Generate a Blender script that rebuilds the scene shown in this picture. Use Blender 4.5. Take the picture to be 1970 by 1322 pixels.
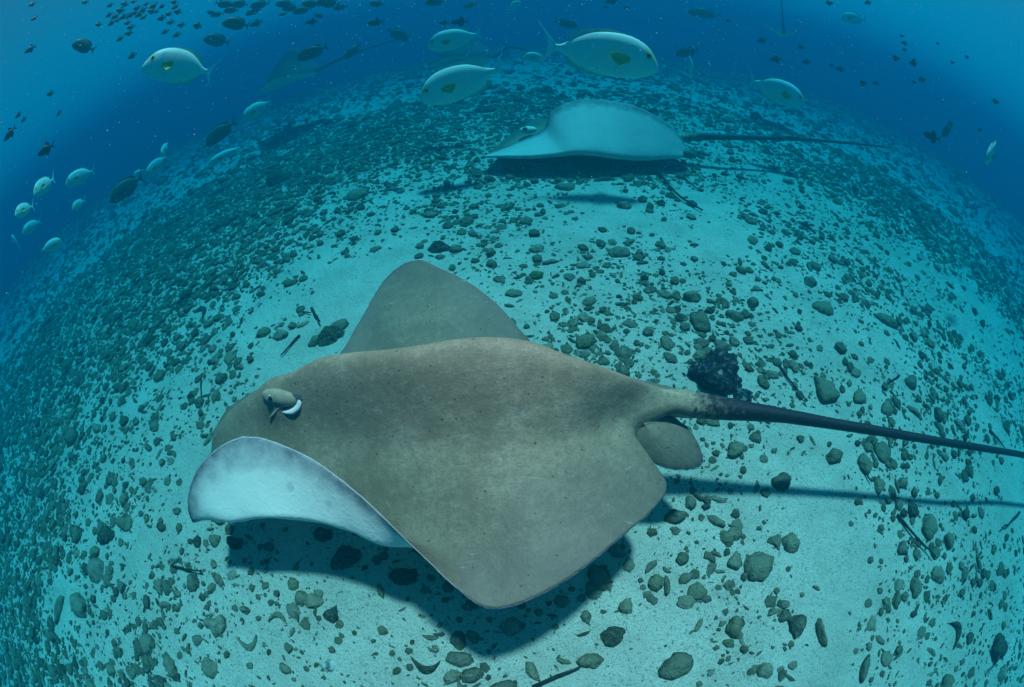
import bpy, bmesh, math, random
import numpy as np
from mathutils import Vector, Matrix, noise

for o in list(bpy.data.objects):
    bpy.data.objects.remove(o, do_unlink=True)
scene = bpy.context.scene
COL = scene.collection
random.seed(7)
RNG = np.random.default_rng(7)
R = math.radians

# ------------------------------------------------------------------ camera
# 180 degree (diagonal) fisheye, held 0.85 m over the sand, tipped 45 degrees down
PITCH, ROLL, CAM_H = R(45.0), R(-5.0), 0.85
LENS_PX, PXW, PXH = 839.0, 1970.0, 1322.0
C_FWD = np.array([0, math.cos(PITCH), -math.sin(PITCH)])
_r0 = np.array([1.0, 0, 0]); _u0 = np.cross(_r0, C_FWD)
C_RIGHT = _r0 * math.cos(ROLL) + _u0 * math.sin(ROLL)
C_UP = -_r0 * math.sin(ROLL) + _u0 * math.cos(ROLL)
C_POS = np.array([0, 0, CAM_H])
cd = bpy.data.cameras.new('camera')
cd.type = 'PANO'
cd.panorama_type = 'FISHEYE_EQUISOLID'
cd.sensor_fit = 'HORIZONTAL'
cd.sensor_width = 36.0
cd.sensor_height = 36.0 * PXH / PXW
cd.fisheye_lens = LENS_PX * 36.0 / PXW
cd.fisheye_fov = R(200)
cd.clip_start = 0.02
cd.clip_end = 500
cam = bpy.data.objects.new('camera', cd)
COL.objects.link(cam)
m = Matrix.Identity(4)
for i in range(3):
    m[i][0], m[i][1], m[i][2], m[i][3] = C_RIGHT[i], C_UP[i], -C_FWD[i], C_POS[i]
cam.matrix_world = m
scene.camera = cam

# ------------------------------------------------------------------ sky and sun
SUN_FROM = Vector((0.16, 0.25, 1.0)).normalized()      # direction towards the sun
world = bpy.data.worlds.new('World')
scene.world = world
world.use_nodes = True
wn = world.node_tree.nodes; wn.clear()
sky = wn.new('ShaderNodeTexSky'); sky.sky_type = 'NISHITA'; sky.sun_disc = False
sky.sun_elevation = math.asin(SUN_FROM.z)
sky.sun_rotation = math.atan2(SUN_FROM.x, SUN_FROM.y)
bgn = wn.new('ShaderNodeBackground'); bgn.inputs[1].default_value = 0.0095
wo = wn.new('ShaderNodeOutputWorld')
world.node_tree.links.new(sky.outputs[0], bgn.inputs[0])
world.node_tree.links.new(bgn.outputs[0], wo.inputs[0])
sl = bpy.data.lights.new('sun', 'SUN')
sl.energy = 5.0
sl.angle = R(4.5)
sl.color = (1.0, 0.128, 0.124)
sun = bpy.data.objects.new('sun', sl)
sun.rotation_euler = SUN_FROM.to_track_quat('Z', 'Y').to_euler()
COL.objects.link(sun)

vs = scene.view_settings
scene.display_settings.display_device = 'sRGB'
vs.view_transform = 'Standard'; vs.look = 'None'; vs.gamma = 1.0; vs.use_curve_mapping = False
vs.exposure = 3.3
scene.render.engine = 'CYCLES'
cy = scene.cycles
cy.max_bounces = 6; cy.diffuse_bounces = 3; cy.glossy_bounces = 2; cy.transparent_max_bounces = 8
cy.volume_bounces = 1
cy.use_denoising = True
cy.denoiser = 'OPENIMAGEDENOISE'
cy.sample_clamp_indirect = 4.0

BOX_TOP = 1.60
def make_haze():
    bm = bmesh.new()
    bmesh.ops.create_cube(bm, size=1.0)
    z0 = -9.0
    for v in bm.verts:
        v.co = Vector((v.co.x * 90, v.co.y * 90 , z0 + (v.co.z + .5) * (BOX_TOP - z0)))
    me = bpy.data.meshes.new('haze'); bm.to_mesh(me); bm.free()
    o = bpy.data.objects.new('haze', me); COL.objects.link(o)
    o['kind'] = 'stuff'; o['label'] = 'clear blue sea water filling the whole view'; o['category'] = 'water'
    mt = bpy.data.materials.new('sea_water'); mt.use_nodes = True
    nt = mt.node_tree; nt.nodes.clear()
    pv = nt.nodes.new('ShaderNodeVolumePrincipled')
    out = nt.nodes.new('ShaderNodeOutputMaterial')
    nt.links.new(pv.outputs[0], out.inputs['Volume'])
    st, ss = SIGMA_T, SIGMA_S
    D = max(st) * 1.05
    c = [s / D for s in ss]
    a = [(1 - (t - s) / D / (1 - s / D)) for t, s in zip(st, ss)]
    pv.inputs['Color'].default_value = (*c, 1)
    pv.inputs['Density'].default_value = D
    pv.inputs['Absorption Color'].default_value = (*[max(0, x) ** 2 for x in a], 1)
    pv.inputs['Anisotropy'].default_value = 0.2
    me.materials.append(mt)
    return o
SIGMA_T = (1.66, 0.31, 0.21)
SIGMA_S = (0.0004, 0.050, 0.072)

# ------------------------------------------------------------------ lens helpers (pixel of the photo -> point in the place)
def pdir(px, py):
    dx, dy = px - PXW / 2, -(py - PXH / 2)
    rr = math.hypot(dx, dy); th = 2 * math.asin(min(1.0, rr / (2 * LENS_PX))); k = math.sin(th) / max(rr, 1e-9)
    return C_FWD * math.cos(th) + C_RIGHT * dx * k + C_UP * dy * k
def at_z(px, py, z=0.0):
    d = pdir(px, py); return C_POS + d * ((z - CAM_H) / d[2])
def at_y(px, py, y):
    d = pdir(px, py); return C_POS + d * (y / d[1])
def at_d(px, py, dist):
    return C_POS + pdir(px, py) * dist
def proj(p):
    v = np.asarray(p, float) - C_POS; v = v / np.linalg.norm(v)
    th = math.acos(max(-1, min(1, float(v @ C_FWD)))); x, y = float(v @ C_RIGHT), float(v @ C_UP); n = max(math.hypot(x, y), 1e-9)
    r = 2 * LENS_PX * math.sin(th / 2); return PXW / 2 + r * x / n, PXH / 2 - r * y / n

# ------------------------------------------------------------------ object helpers
def tag(o, label=None, cat=None, group=None, kind=None):
    if label: o['label'] = label
    if cat: o['category'] = cat
    if group: o['group'] = group
    if kind: o['kind'] = kind
    return o
def link(name, data, parent=None):
    o = bpy.data.objects.new(name, data); COL.objects.link(o)
    if parent is not None: o.parent = parent
    return o
def mesh_from(name, verts, faces, mat=None, smooth=True):
    me = bpy.data.meshes.new(name)
    me.from_pydata([tuple(map(float, v)) for v in verts], [], faces)
    if mat is not None: me.materials.append(mat)
    if smooth: me.polygons.foreach_set('use_smooth', [True] * len(me.polygons))
    me.update(); return me
def big_mesh(name, V, T, mat, smooth=True):
    """numpy triangles -> mesh"""
    me = bpy.data.meshes.new(name)
    me.vertices.add(len(V)); me.vertices.foreach_set('co', V.astype(np.float32).ravel())
    me.loops.add(T.size); me.loops.foreach_set('vertex_index', T.astype(np.int32).ravel())
    me.polygons.add(len(T)); me.polygons.foreach_set('loop_start', np.arange(0, T.size, 3, dtype=np.int32))
    me.polygons.foreach_set('use_smooth', np.full(len(T), smooth))
    me.materials.append(mat); me.update(calc_edges=True); me.validate(); return me

class NT:
    """tiny node-tree builder"""
    def __init__(s, name, rough=0.85, spec=0.25):
        s.m = bpy.data.materials.new(name); s.m.use_nodes = True
        s.t = s.m.node_tree; s.b = s.t.nodes['Principled BSDF']
        s.b.inputs['Roughness'].default_value = rough
        s.b.inputs['Specular IOR Level'].default_value = spec
    def n(s, typ, **kw):
        nd = s.t.nodes.new(typ)
        for k, v in kw.items():
            if k in nd.inputs: nd.inputs[k].default_value = v
            else: setattr(nd, k, v)
        return nd
    def l(s, a, b): s.t.links.new(a, b)
    def coord(s, which='Object', scale=None):
        o = s.n('ShaderNodeTexCoord').outputs[which]
        if scale:
            mp = s.n('ShaderNodeMapping'); mp.inputs['Scale'].default_value = scale; s.l(o, mp.inputs[0]); o = mp.outputs[0]
        return o
    def noise(s, co, scale, detail=3, rough=.55, out='Fac'):
        nd = s.n('ShaderNodeTexNoise'); nd.inputs['Scale'].default_value = scale; nd.inputs['Detail'].default_value = detail
        nd.inputs['Roughness'].default_value = rough
        if co is not None: s.l(co, nd.inputs['Vector'])
        return nd.outputs[out]
    def ramp(s, fac, stops):
        r = s.n('ShaderNodeValToRGB'); e = r.color_ramp.elements
        while len(e) < len(stops): e.new(0.5)
        for el, (p, c) in zip(e, stops):
            el.position = p; el.color = (*c, 1) if len(c) == 3 else c
        s.l(fac, r.inputs[0]); return r.outputs[0]
    def mix(s, fac, a, b, mode='MIX'):
        x = s.n('ShaderNodeMix', data_type='RGBA', blend_type=mode)
        for sock, v in ((x.inputs[0], fac), (x.inputs[6], a), (x.inputs[7], b)):
            if hasattr(v, 'is_linked'): s.l(v, sock)
            elif isinstance(v, (int, float)): sock.default_value = v
            else: sock.default_value = (*v, 1)
        return x.outputs[2]
    def math(s, op, a, b=None, clamp=False):
        x = s.n('ShaderNodeMath', operation=op); x.use_clamp = clamp
        for sock, v in ((x.inputs[0], a), (x.inputs[1], b)):
            if v is None: continue
            if hasattr(v, 'is_linked'): s.l(v, sock)
            else: sock.default_value = v
        return x.outputs[0]
    def attr(s, name):
        return s.n('ShaderNodeAttribute', attribute_name=name).outputs['Fac']
    def color(s, v):
        if hasattr(v, 'is_linked'): s.l(v, s.b.inputs['Base Color'])
        else: s.b.inputs['Base Color'].default_value = (*v, 1)
    def bump(s, h, strength, dist):
        b = s.n('ShaderNodeBump'); b.inputs['Strength'].default_value = strength; b.inputs['Distance'].default_value = dist
        s.l(h, b.inputs['Height']); s.l(b.outputs[0], s.b.inputs['Normal'])

# ------------------------------------------------------------------ materials
def sand_material():
    k = NT('coral_sand', .95, .1)
    co = k.coord('Object')
    g1 = k.noise(co, 420, 2, .6); g2 = k.noise(co, 150, 3, .6); g3 = k.noise(co, 6, 4, .6); g4 = k.noise(co, 1.1, 3)
    base = k.ramp(g3, [(.3, (.54, .415, .315)), (.5, (.66, .515, .395)), (.72, (.74, .585, .455))])
    base = k.mix(k.math('MULTIPLY', k.ramp(g4, [(.4, (0, 0, 0)), (.7, (1, 1, 1))]), .45), base, (.42, .35, .26))
    grit = k.ramp(g1, [(.36, (1, 1, 1)), (.46, (0, 0, 0))])
    base = k.mix(k.math('MULTIPLY', grit, .8), base, (.17, .15, .11))
    grit2 = k.ramp(g2, [(.33, (1, 1, 1)), (.39, (0, 0, 0))])
    base = k.mix(k.math('MULTIPLY', grit2, .8), base, (.14, .13, .09))
    chips = k.ramp(g1, [(.64, (0, 0, 0)), (.70, (1, 1, 1))])
    base = k.mix(k.math('MULTIPLY', chips, .6), base, (.74, .66, .56))
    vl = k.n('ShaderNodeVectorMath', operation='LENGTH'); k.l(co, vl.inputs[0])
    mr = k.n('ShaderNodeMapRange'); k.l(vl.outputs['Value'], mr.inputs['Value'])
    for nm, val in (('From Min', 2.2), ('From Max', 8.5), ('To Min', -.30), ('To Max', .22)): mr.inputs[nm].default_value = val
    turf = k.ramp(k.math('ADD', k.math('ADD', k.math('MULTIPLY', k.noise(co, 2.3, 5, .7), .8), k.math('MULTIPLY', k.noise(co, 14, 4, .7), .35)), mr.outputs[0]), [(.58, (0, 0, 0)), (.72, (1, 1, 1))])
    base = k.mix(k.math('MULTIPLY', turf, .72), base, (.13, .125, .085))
    k.color(base)
    h = k.math('ADD', k.math('MULTIPLY', g1, .25), k.math('ADD', k.math('MULTIPLY', g2, .8), k.math('ADD', k.math('MULTIPLY', k.noise(co, 28, 4), 2.4), k.math('MULTIPLY', k.noise(co, 8, 3), 5.0))))
    k.bump(h, .55, .012)
    return k.m

def stone_material(name, per_island, cols, dust=.6):
    k = NT(name, .92, .12)
    co = k.coord('Object') if per_island else k.n('ShaderNodeNewGeometry').outputs['Position']
    rnd = k.n('ShaderNodeNewGeometry').outputs['Random Per Island'] if per_island else k.n('ShaderNodeObjectInfo').outputs['Random']
    c = k.ramp(rnd, [(i / (len(cols) - 1), x) for i, x in enumerate(cols)])
    n1 = k.noise(co, 60, 5, .65); n2 = k.noise(co, 220, 3, .6)
    c = k.mix(k.ramp(n1, [(.35, (0, 0, 0)), (.62, (1, 1, 1))]), c, k.mix(1.0, c, (.34, .42, .28), 'MULTIPLY'))
    pits = k.ramp(n2, [(.32, (1, 1, 1)), (.42, (0, 0, 0))])
    c = k.mix(k.math('MULTIPLY', pits, .65), c, (.035, .04, .03))
    # sand that has settled on the upward faces
    sep = k.n('ShaderNodeSeparateXYZ'); k.l(k.n('ShaderNodeNewGeometry').outputs['Normal'], sep.inputs[0])
    up = k.math('MULTIPLY', k.ramp(sep.outputs['Z'], [(.55, (0, 0, 0)), (1.0, (1, 1, 1))]), k.ramp(n1, [(.38, (0, 0, 0)), (.66, (1, 1, 1))]))
    c = k.mix(k.math('MULTIPLY', up, dust), c, (.44, .37, .28))
    k.color(c)
    k.bump(k.math('ADD', n1, k.math('MULTIPLY', n2, .6)), 1.0, .011)
    return k.m

M = {}
M['sand'] = sand_material()
STONE_COLS = [(.13, .125, .075), (.30, .245, .15), (.42, .335, .22), (.18, .175, .095), (.52, .42, .30), (.09, .095, .06), (.36, .30, .18), (.23, .22, .11)]
M['stone'] = stone_material('rubble_stone', False, STONE_COLS)
M['rubble'] = stone_material('rubble_field', True, [tuple(x * .78 for x in c) for c in STONE_COLS], .30)
def black_rock():
    k = NT('black_weedy_rock', .8, .2); co = k.n('ShaderNodeNewGeometry').outputs['Position']
    n = k.noise(co, 90, 5, .7); n2 = k.noise(co, 30, 3)
    c = k.ramp(n, [(.42, (.012, .014, .016)), (.56, (.03, .035, .04)), (.68, (.24, .27, .28))])
    c = k.mix(k.ramp(n2, [(.62, (0, 0, 0)), (.7, (1, 1, 1))]), c, (.30, .26, .2))
    k.color(c); k.bump(n, .9, .012); return k.m
M['black_rock'] = black_rock()
def weedy():
    k = NT('weed_covered_rock', .95, .1); co = k.n('ShaderNodeNewGeometry').outputs['Position']
    n = k.noise(co, 120, 5, .7); n2 = k.noise(co, 14, 3)
    c = k.ramp(n, [(.34, (.03, .038, .026)), (.52, (.09, .095, .06)), (.68, (.22, .19, .13))])
    k.color(c); k.bump(n, .9, .015); return k.m
M['weedy'] = weedy()
def shellmat():
    k = NT('pale_shell', .7, .3); co = k.n('ShaderNodeNewGeometry').outputs['Position']
    k.color(k.ramp(k.noise(co, 70, 3), [(.38, (.14, .13, .1)), (.5, (.5, .44, .36)), (.7, (.66, .58, .48))])); return k.m
M['shell'] = shellmat()
k = NT('dead_twig', .9, .1); k.color(k.ramp(k.noise(k.coord('Object'), 40, 3), [(.3, (.012, .012, .01)), (.7, (.06, .05, .035))])); M['twig'] = k.m
k = NT('marine_snow', .9, .1); k.color((.75, .72, .66)); M['snow'] = k.m

def ray_top(name, tone=(1, 1, 1)):
    k = NT(name, .55, .28)
    T = lambda c: tuple(a * b for a, b in zip(c, tone))
    co = k.coord('Object'); edge = k.attr('edge'); tail = k.attr('tail')
    n1 = k.noise(co, 9, 5, .6); n2 = k.noise(co, 260, 3, .6)
    # fine wavy creases running across the wing
    mp = k.n('ShaderNodeMapping'); mp.inputs['Scale'].default_value = (18, 260, 60); mp.inputs['Rotation'].default_value = (0, 0, R(8)); k.l(co, mp.inputs[0])
    lines = k.noise(mp.outputs[0], 1.0, 3, .5)
    n0 = k.noise(co, 3.2, 4, .6)
    c = k.ramp(n1, [(.30, T((.160, .122, .072))), (.52, T((.250, .190, .116))), (.74, T((.345, .265, .170)))])
    c = k.mix(k.ramp(n0, [(.36, (.75, .75, .75)), (.60, (0, 0, 0))]), c, T((.140, .110, .062)))
    c = k.mix(k.math('MULTIPLY', k.ramp(n0, [(.54, (0, 0, 0)), (.70, (1, 1, 1))]), .5), c, T((.39, .30, .175)))
    c = k.mix(k.math('MULTIPLY', k.ramp(n2, [(.36, (1, 1, 1)), (.5, (0, 0, 0))]), .35), c, T((.09, .08, .06)))
    c = k.mix(k.math('MULTIPLY', k.ramp(lines, [(.42, (1, 1, 1)), (.50, (0, 0, 0))]), .10), c, T((.10, .085, .06)))
    n3 = k.noise(co, 75, 4, .7)
    c = k.mix(k.math('MULTIPLY', k.ramp(n3, [(.38, (1, 1, 1)), (.55, (0, 0, 0))]), .38), c, T((.12, .095, .052)))
    c = k.mix(k.math('MULTIPLY', k.ramp(n3, [(.58, (0, 0, 0)), (.70, (1, 1, 1))]), .30), c, T((.42, .33, .205)))
    # strobe falloff painted in: middle lightened, fin edge darkened over its own grey cast
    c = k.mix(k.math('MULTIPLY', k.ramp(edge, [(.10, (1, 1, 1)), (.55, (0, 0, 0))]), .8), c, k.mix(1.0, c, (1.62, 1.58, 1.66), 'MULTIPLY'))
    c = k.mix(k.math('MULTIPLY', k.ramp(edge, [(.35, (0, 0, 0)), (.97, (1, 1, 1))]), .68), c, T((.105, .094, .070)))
    # pale scuffs and scratches
    mp2 = k.n('ShaderNodeMapping'); mp2.inputs['Scale'].default_value = (30, 95, 60); mp2.inputs['Rotation'].default_value = (0, 0, R(25)); k.l(co, mp2.inputs[0])
    scr = k.math('MULTIPLY', k.ramp(k.noise(mp2.outputs[0], 1.0, 4, .7), [(.63, (0, 0, 0)), (.71, (1, 1, 1))]),
                 k.ramp(k.noise(co, 4.2, 2), [(.50, (0, 0, 0)), (.62, (1, 1, 1))]))
    c = k.mix(k.math('MULTIPLY', scr, .5), c, T((.42, .43, .43)))
    # scattered dark pin spots
    vo = k.n('ShaderNodeTexVoronoi'); vo.inputs['Scale'].default_value = 42; k.l(co, vo.inputs['Vector'])
    c = k.mix(k.math('MULTIPLY', k.ramp(vo.outputs['Distance'], [(.07, (1, 1, 1)), (.10, (0, 0, 0))]), .6), c, (.02, .02, .018))
    # pale rim
    c = k.mix(k.ramp(edge, [(.9925, (0, 0, 0)), (.998, (1, 1, 1))]), c, T((.62, .60, .60)))
    # tail turns black through a mottled zone
    tm = k.math('ADD', tail, k.math('MULTIPLY', k.math('SUBTRACT', k.noise(co, 70, 4, .7), .5), .55))
    c = k.mix(k.ramp(tm, [(.10, (0, 0, 0)), (.28, (1, 1, 1))]), c, (.014, .015, .017))
    k.color(c)
    k.bump(k.math('ADD', k.math('ADD', k.math('MULTIPLY', n2, .4), n3), k.math('ADD', k.math('MULTIPLY', lines, .2), k.math('MULTIPLY', k.noise(co, 9, 2), 4.0))), .27, .006)
    return k.m
def ray_under(name, tone=1.0):
    k = NT(name, .6, .25)
    co = k.coord('Object'); edge = k.attr('edge')
    n = k.noise(co, 24, 4, .6)
    e = k.math('ADD', edge, k.math('MULTIPLY', k.math('SUBTRACT', n, .5), .13))
    T = lambda c_: tuple(x * tone for x in c_)
    c = k.ramp(e, [(.66, T((.84, .79, .65))), (.88, T((.72, .69, .58))), (.96, T((.34, .335, .31))), (1.0, (.12, .12, .115))])
    vo = k.n('ShaderNodeTexVoronoi'); vo.inputs['Scale'].default_value = 11; k.l(co, vo.inputs['Vector'])
    sp = k.math('MULTIPLY', k.ramp(vo.outputs['Distance'], [(.10, (1, 1, 1)), (.15, (0, 0, 0))]), k.ramp(edge, [(.6, (0, 0, 0)), (.75, (1, 1, 1))]))
    c = k.mix(k.math('MULTIPLY', sp, .3), c, (.20, .20, .19))
    c = k.mix(k.ramp(edge, [(.9925, (0, 0, 0)), (.998, (1, 1, 1))]), c, (.62, .60, .60))
    c = k.mix(k.ramp(k.noise(co, 7, 4, .65), [(.35, (.3, .3, .3)), (.6, (0, 0, 0))]), c, k.mix(1.0, c, (.72, .74, .74), 'MULTIPLY'))
    k.color(c); k.bump(k.math('ADD', k.noise(co, 140, 2), k.math('MULTIPLY', k.noise(co, 16, 3), 3.0)), .25, .004)
    return k.m
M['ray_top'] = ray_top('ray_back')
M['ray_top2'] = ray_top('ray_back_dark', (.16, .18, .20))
M['ray_under'] = ray_under('ray_belly')
M['ray_under2'] = ray_under('ray_belly_dull', .72)
k = NT('ray_eyelid', .75, .15); k.color(k.ramp(k.noise(k.coord('Object'), 60, 3), [(.3, (.27, .215, .135)), (.7, (.42, .35, .24))])); M['eyelid'] = k.m
k = NT('ray_eyeball', .25, .5); k.color((.20, .19, .15)); M['eyeball'] = k.m
k = NT('pupil_black', .2, .5); k.color((.01, .01, .01)); M['pupil'] = k.m
k = NT('spiracle_inside', .6, .2); k.color((.10, .095, .09)); M['spiracle'] = k.m
k = NT('spiracle_flap', .8, .1); k.color((.80, .74, .64)); M['flap'] = k.m

def fish_mat(name, a, b, mask=None):
    k = NT(name, .5, .3); co = k.coord('Object')
    sep = k.n('ShaderNodeSeparateXYZ'); k.l(co, sep.inputs[0])
    n = k.noise(co, 26, 3)
    c = k.mix(n, a, b)
    back = k.ramp(k.math('ADD', sep.outputs['Z'], k.math('MULTIPLY', k.math('SUBTRACT', n, .5), .05)), [(.10, (0, 0, 0)), (.24, (1, 1, 1))])
    c = k.mix(k.math('MULTIPLY', back, .35), c, tuple(x * .6 for x in a))
    if mask:
        # yellow mask from the snout past the eye
        f = k.math('MULTIPLY', k.ramp(k.math('ADD', sep.outputs['X'], k.math('MULTIPLY', n, .04)), [(.36, (0, 0, 0)), (.43, (1, 1, 1))]),
                   k.ramp(sep.outputs['Z'], [(.0, (0, 0, 0)), (.05, (1, 1, 1))]))
        c = k.mix(k.math('MULTIPLY', f, .8), c, mask)
    k.color(c); k.bump(k.noise(co, 160, 2), .12, .004); return k.m
M['fish_pale'] = fish_mat('surgeonfish_pale_skin', (.76, .76, .64), (.86, .85, .72), (.70, .58, .10))
M['fish_dark'] = fish_mat('surgeonfish_dark_skin', (.05, .06, .055), (.09, .095, .08), (.12, .11, .03))
M['trigger'] = fish_mat('triggerfish_skin', (.012, .016, .025), (.03, .035, .045))
k = NT('yellow_fin', .5, .3); k.color((.55, .45, .04)); M['yellow'] = k.m
k = NT('pale_fin', .5, .3); k.color(k.ramp(k.noise(k.coord('Object', (6, 40, 40)), 3, 3), [(.3, (.70, .74, .76)), (.7, (.85, .88, .88))])); M['fin_pale'] = k.m
k = NT('dark_fin', .5, .3); k.color((.03, .035, .035)); M['fin_dark'] = k.m
k = NT('edged_fin', .5, .3); k.color(k.ramp(k.noise(k.coord('Object', (8, 8, 40)), 3, 3), [(.3, (.48, .52, .46)), (.7, (.66, .64, .40))])); M['fin_edge'] = k.m
def striped():
    k = NT('striped_school_fish', .5, .3); co = k.coord('Object'); w = k.n('ShaderNodeTexWave'); w.inputs['Scale'].default_value = 1.55; w.inputs['Distortion'].default_value = .6
    k.l(co, w.inputs[0]); k.color(k.ramp(w.outputs['Fac'], [(.40, (.02, .025, .03)), (.6, (.16, .18, .18))])); return k.m
M['striped'] = striped()

# ------------------------------------------------------------------ the seabed
def ground_z(x, y):
    x = np.asarray(x, float); y = np.asarray(y, float)
    r = np.hypot(x, y)
    z = .012 * np.sin(1.9 * x + .7 * y + 1.0) + .010 * np.sin(-1.3 * x + 2.4 * y + .4) + .006 * np.sin(4.3 * x + 3.1 * y) + .004 * np.sin(7.9 * x - 6.3 * y + 2)
    z = z * np.clip(r / 1.5, .25, 1)
    far = np.clip(r - 7.5, 0, None)
    return z + .06 * np.sin(.9 * x + 1.3) * np.clip((r - 3) / 5, 0, 1) - np.minimum(.035 * far ** 2, 7.5)
def make_seabed():
    rs = np.concatenate([[0.0], np.geomspace(.06, 44, 150)]); na = 220
    V = [(0, 0, float(ground_z(0, 0)))]; F = []
    for r in rs[1:]:
        a = np.linspace(0, 2 * math.pi, na, endpoint=False)
        x, y = r * np.cos(a), r * np.sin(a)
        V += list(zip(x, y, ground_z(x, y)))
    for i in range(na): F.append((0, 1 + i, 1 + (i + 1) % na))
    for j in range(len(rs) - 2):
        b0, b1 = 1 + j * na, 1 + (j + 1) * na
        for i in range(na):
            i2 = (i + 1) % na; F.append((b0 + i, b1 + i, b1 + i2, b0 + i2))
    o = link('seabed', mesh_from('seabed', V, F, M['sand']))
    return tag(o, 'pale coral sand seabed strewn with rubble, falling away into blue water', 'seabed', kind='structure')
make_seabed()
make_haze()

# ------------------------------------------------------------------ stones
def ico(sub):
    bm = bmesh.new(); bmesh.ops.create_icosphere(bm, subdivisions=sub, radius=1.0)
    V = np.array([v.co[:] for v in bm.verts]); T = np.array([[v.index for v in f.verts] for f in bm.faces]); bm.free(); return V, T
ICO = {s: ico(s) for s in (1, 2, 3, 4)}
def stone_shape(kind, sub, rng):
    """unit-size rubble piece: longest half-axis about 1, z up, flat side down"""
    V, T = ICO[sub]; D = V.copy(); r = np.ones(len(D))
    nb = {'rounded': 3, 'knobbly': 7, 'finger': 4, 'arch': 4, 'flat': 4, 'wedge': 3}[kind]
    for _ in range(nb):
        c = rng.normal(size=3); c /= np.linalg.norm(c)
        amp = rng.uniform(.15, .60) if kind == 'knobbly' else rng.uniform(-.12, .16)
        r += amp * np.exp(-((1 - D @ c) / rng.uniform(.12, .35)))
    off = rng.uniform(-50, 50, 3)
    f1 = np.array([noise.noise(Vector(d * 1.7 + off)) for d in D]); f2 = np.array([noise.noise(Vector(d * 4.5 + off)) for d in D])
    r += .28 * f1 + (.16 if kind in ('knobbly', 'finger', 'arch') else .10) * f2
    if sub >= 3: r += .06 * np.array([noise.noise(Vector(d * 11 + off)) for d in D])
    vz = np.array([noise.voronoi(Vector(d * 2.1 + off))[0][0] for d in D]); r += (.22 if kind in ('knobbly', 'wedge', 'flat') else .13) * (vz - .45)
    P = D * r[:, None]
    if kind == 'rounded': P *= [1, rng.uniform(.68, .95), rng.uniform(.5, .75)]
    elif kind == 'knobbly': P *= [.85, rng.uniform(.6, .85), rng.uniform(.5, .7)]
    elif kind == 'flat': P *= [1, rng.uniform(.6, .9), rng.uniform(.26, .38)]
    elif kind == 'wedge':
        P *= [1, .8, .6]; s = 1 - .45 * P[:, 0]; P[:, 1] *= s; P[:, 2] *= s
    elif kind == 'finger':
        P *= [1, rng.uniform(.28, .4), rng.uniform(.26, .36)]; P[:, 1] += rng.uniform(-.25, .25) * P[:, 0] ** 2
    elif kind == 'arch':
        P *= [1.15, .34, .34]; P[:, 1] += .75 * P[:, 0] ** 2; P[:, 1] -= .3
    m = np.abs(P[:, :2]).max(); P /= m
    return P, T
SH_RNG = np.random.default_rng(11)
KINDS = ['rounded', 'knobbly', 'knobbly', 'finger', 'flat', 'wedge', 'finger']
HQ = {}
for kd in ('rounded', 'knobbly', 'finger', 'flat', 'wedge', 'arch'):
    HQ[kd] = []
    for i in range(7 if kd != 'arch' else 3):
        P, T = stone_shape(kd, 3, SH_RNG); HQ[kd].append(big_mesh('rubble_' + kd, P, T, M['stone']))
def crag(rng):
    P, T = stone_shape('knobbly', 4, rng); off = rng.uniform(-50, 50, 3)
    f = np.array([.22 * noise.noise(Vector(p * 3.2 + off)) + .12 * noise.noise(Vector(p * 7.5 + off)) + .06 * noise.noise(Vector(p * 16 + off)) for p in P])
    return big_mesh('crag', P * (1 + f[:, None]), T, M['weedy'])
CRAGS = [crag(SH_RNG) for _ in range(3)]
MID = [(kd, stone_shape(kd, 1, SH_RNG)) for kd in KINDS * 3]
LOWT = []
for i in range(10):
    V, T = ICO[1]
    bm = bmesh.new(); bmesh.ops.create_icosphere(bm, subdivisions=1, radius=1.0)
    bm.free()
    # 12-vertex icosahedron for far and tiny pieces
    ph = (1 + 5 ** .5) / 2
    P = np.array([(-1, ph, 0), (1, ph, 0), (-1, -ph, 0), (1, -ph, 0), (0, -1, ph), (0, 1, ph), (0, -1, -ph), (0, 1, -ph), (ph, 0, -1), (ph, 0, 1), (-ph, 0, -1), (-ph, 0, 1)], float) / 1.9
    Tq = np.array([(0, 11, 5), (0, 5, 1), (0, 1, 7), (0, 7, 10), (0, 10, 11), (1, 5, 9), (5, 11, 4), (11, 10, 2), (10, 7, 6), (7, 1, 8), (3, 9, 4), (3, 4, 2), (3, 2, 6), (3, 6, 8), (3, 8, 9), (4, 9, 5), (2, 4, 11), (6, 2, 10), (8, 6, 7), (9, 8, 1)])
    P = P * SH_RNG.uniform(.6, 1.4, (12, 1)) * [1, SH_RNG.uniform(.3, .9), SH_RNG.uniform(.35, .65)]
    P /= np.abs(P[:, :2]).max(); LOWT.append((P, Tq))

CUTS = (' lying', ' half', ' between', ' standing', ' on ', ' above', ' just', ' at ', ' in ', ' beside', ' under', ' near', ' below', ' left', ' right', ' with ', ' among', ' leaning', ' touching', ' crossed', ' alone', ' deep', ' far ')
ORD = ['', 'second ', 'third ', 'fourth ', 'fifth ', 'sixth ', 'seventh ', 'eighth ', 'ninth ', 'tenth ', 'eleventh ', 'twelfth ']
label_count = {}
def stone_label(px, py, w, kind):
    """say which stone: size, shape and the nearest stone one can point at"""
    size = 'large' if w > 42 else ('medium' if w > 27 else 'small')
    s = min(SPECIAL, key=lambda q: math.dist((px, py), q[:2])); nm = s[4]
    cut = min([nm.find(c) for c in CUTS if nm.find(c) > 0] + [len(nm)]); nm = nm[:cut]
    dx, dy = px - s[0], py - s[1]
    where = ('right of' if dx > 0 else 'left of') if abs(dx) > abs(dy) else ('below' if dy > 0 else 'above')
    key = f"{size} {SHAPE_WORDS[kind]} rubble stone {where} the {nm}"
    n = label_count.get(key, 0); label_count[key] = n + 1
    return ORD[min(n, len(ORD) - 1)] + key
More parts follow.
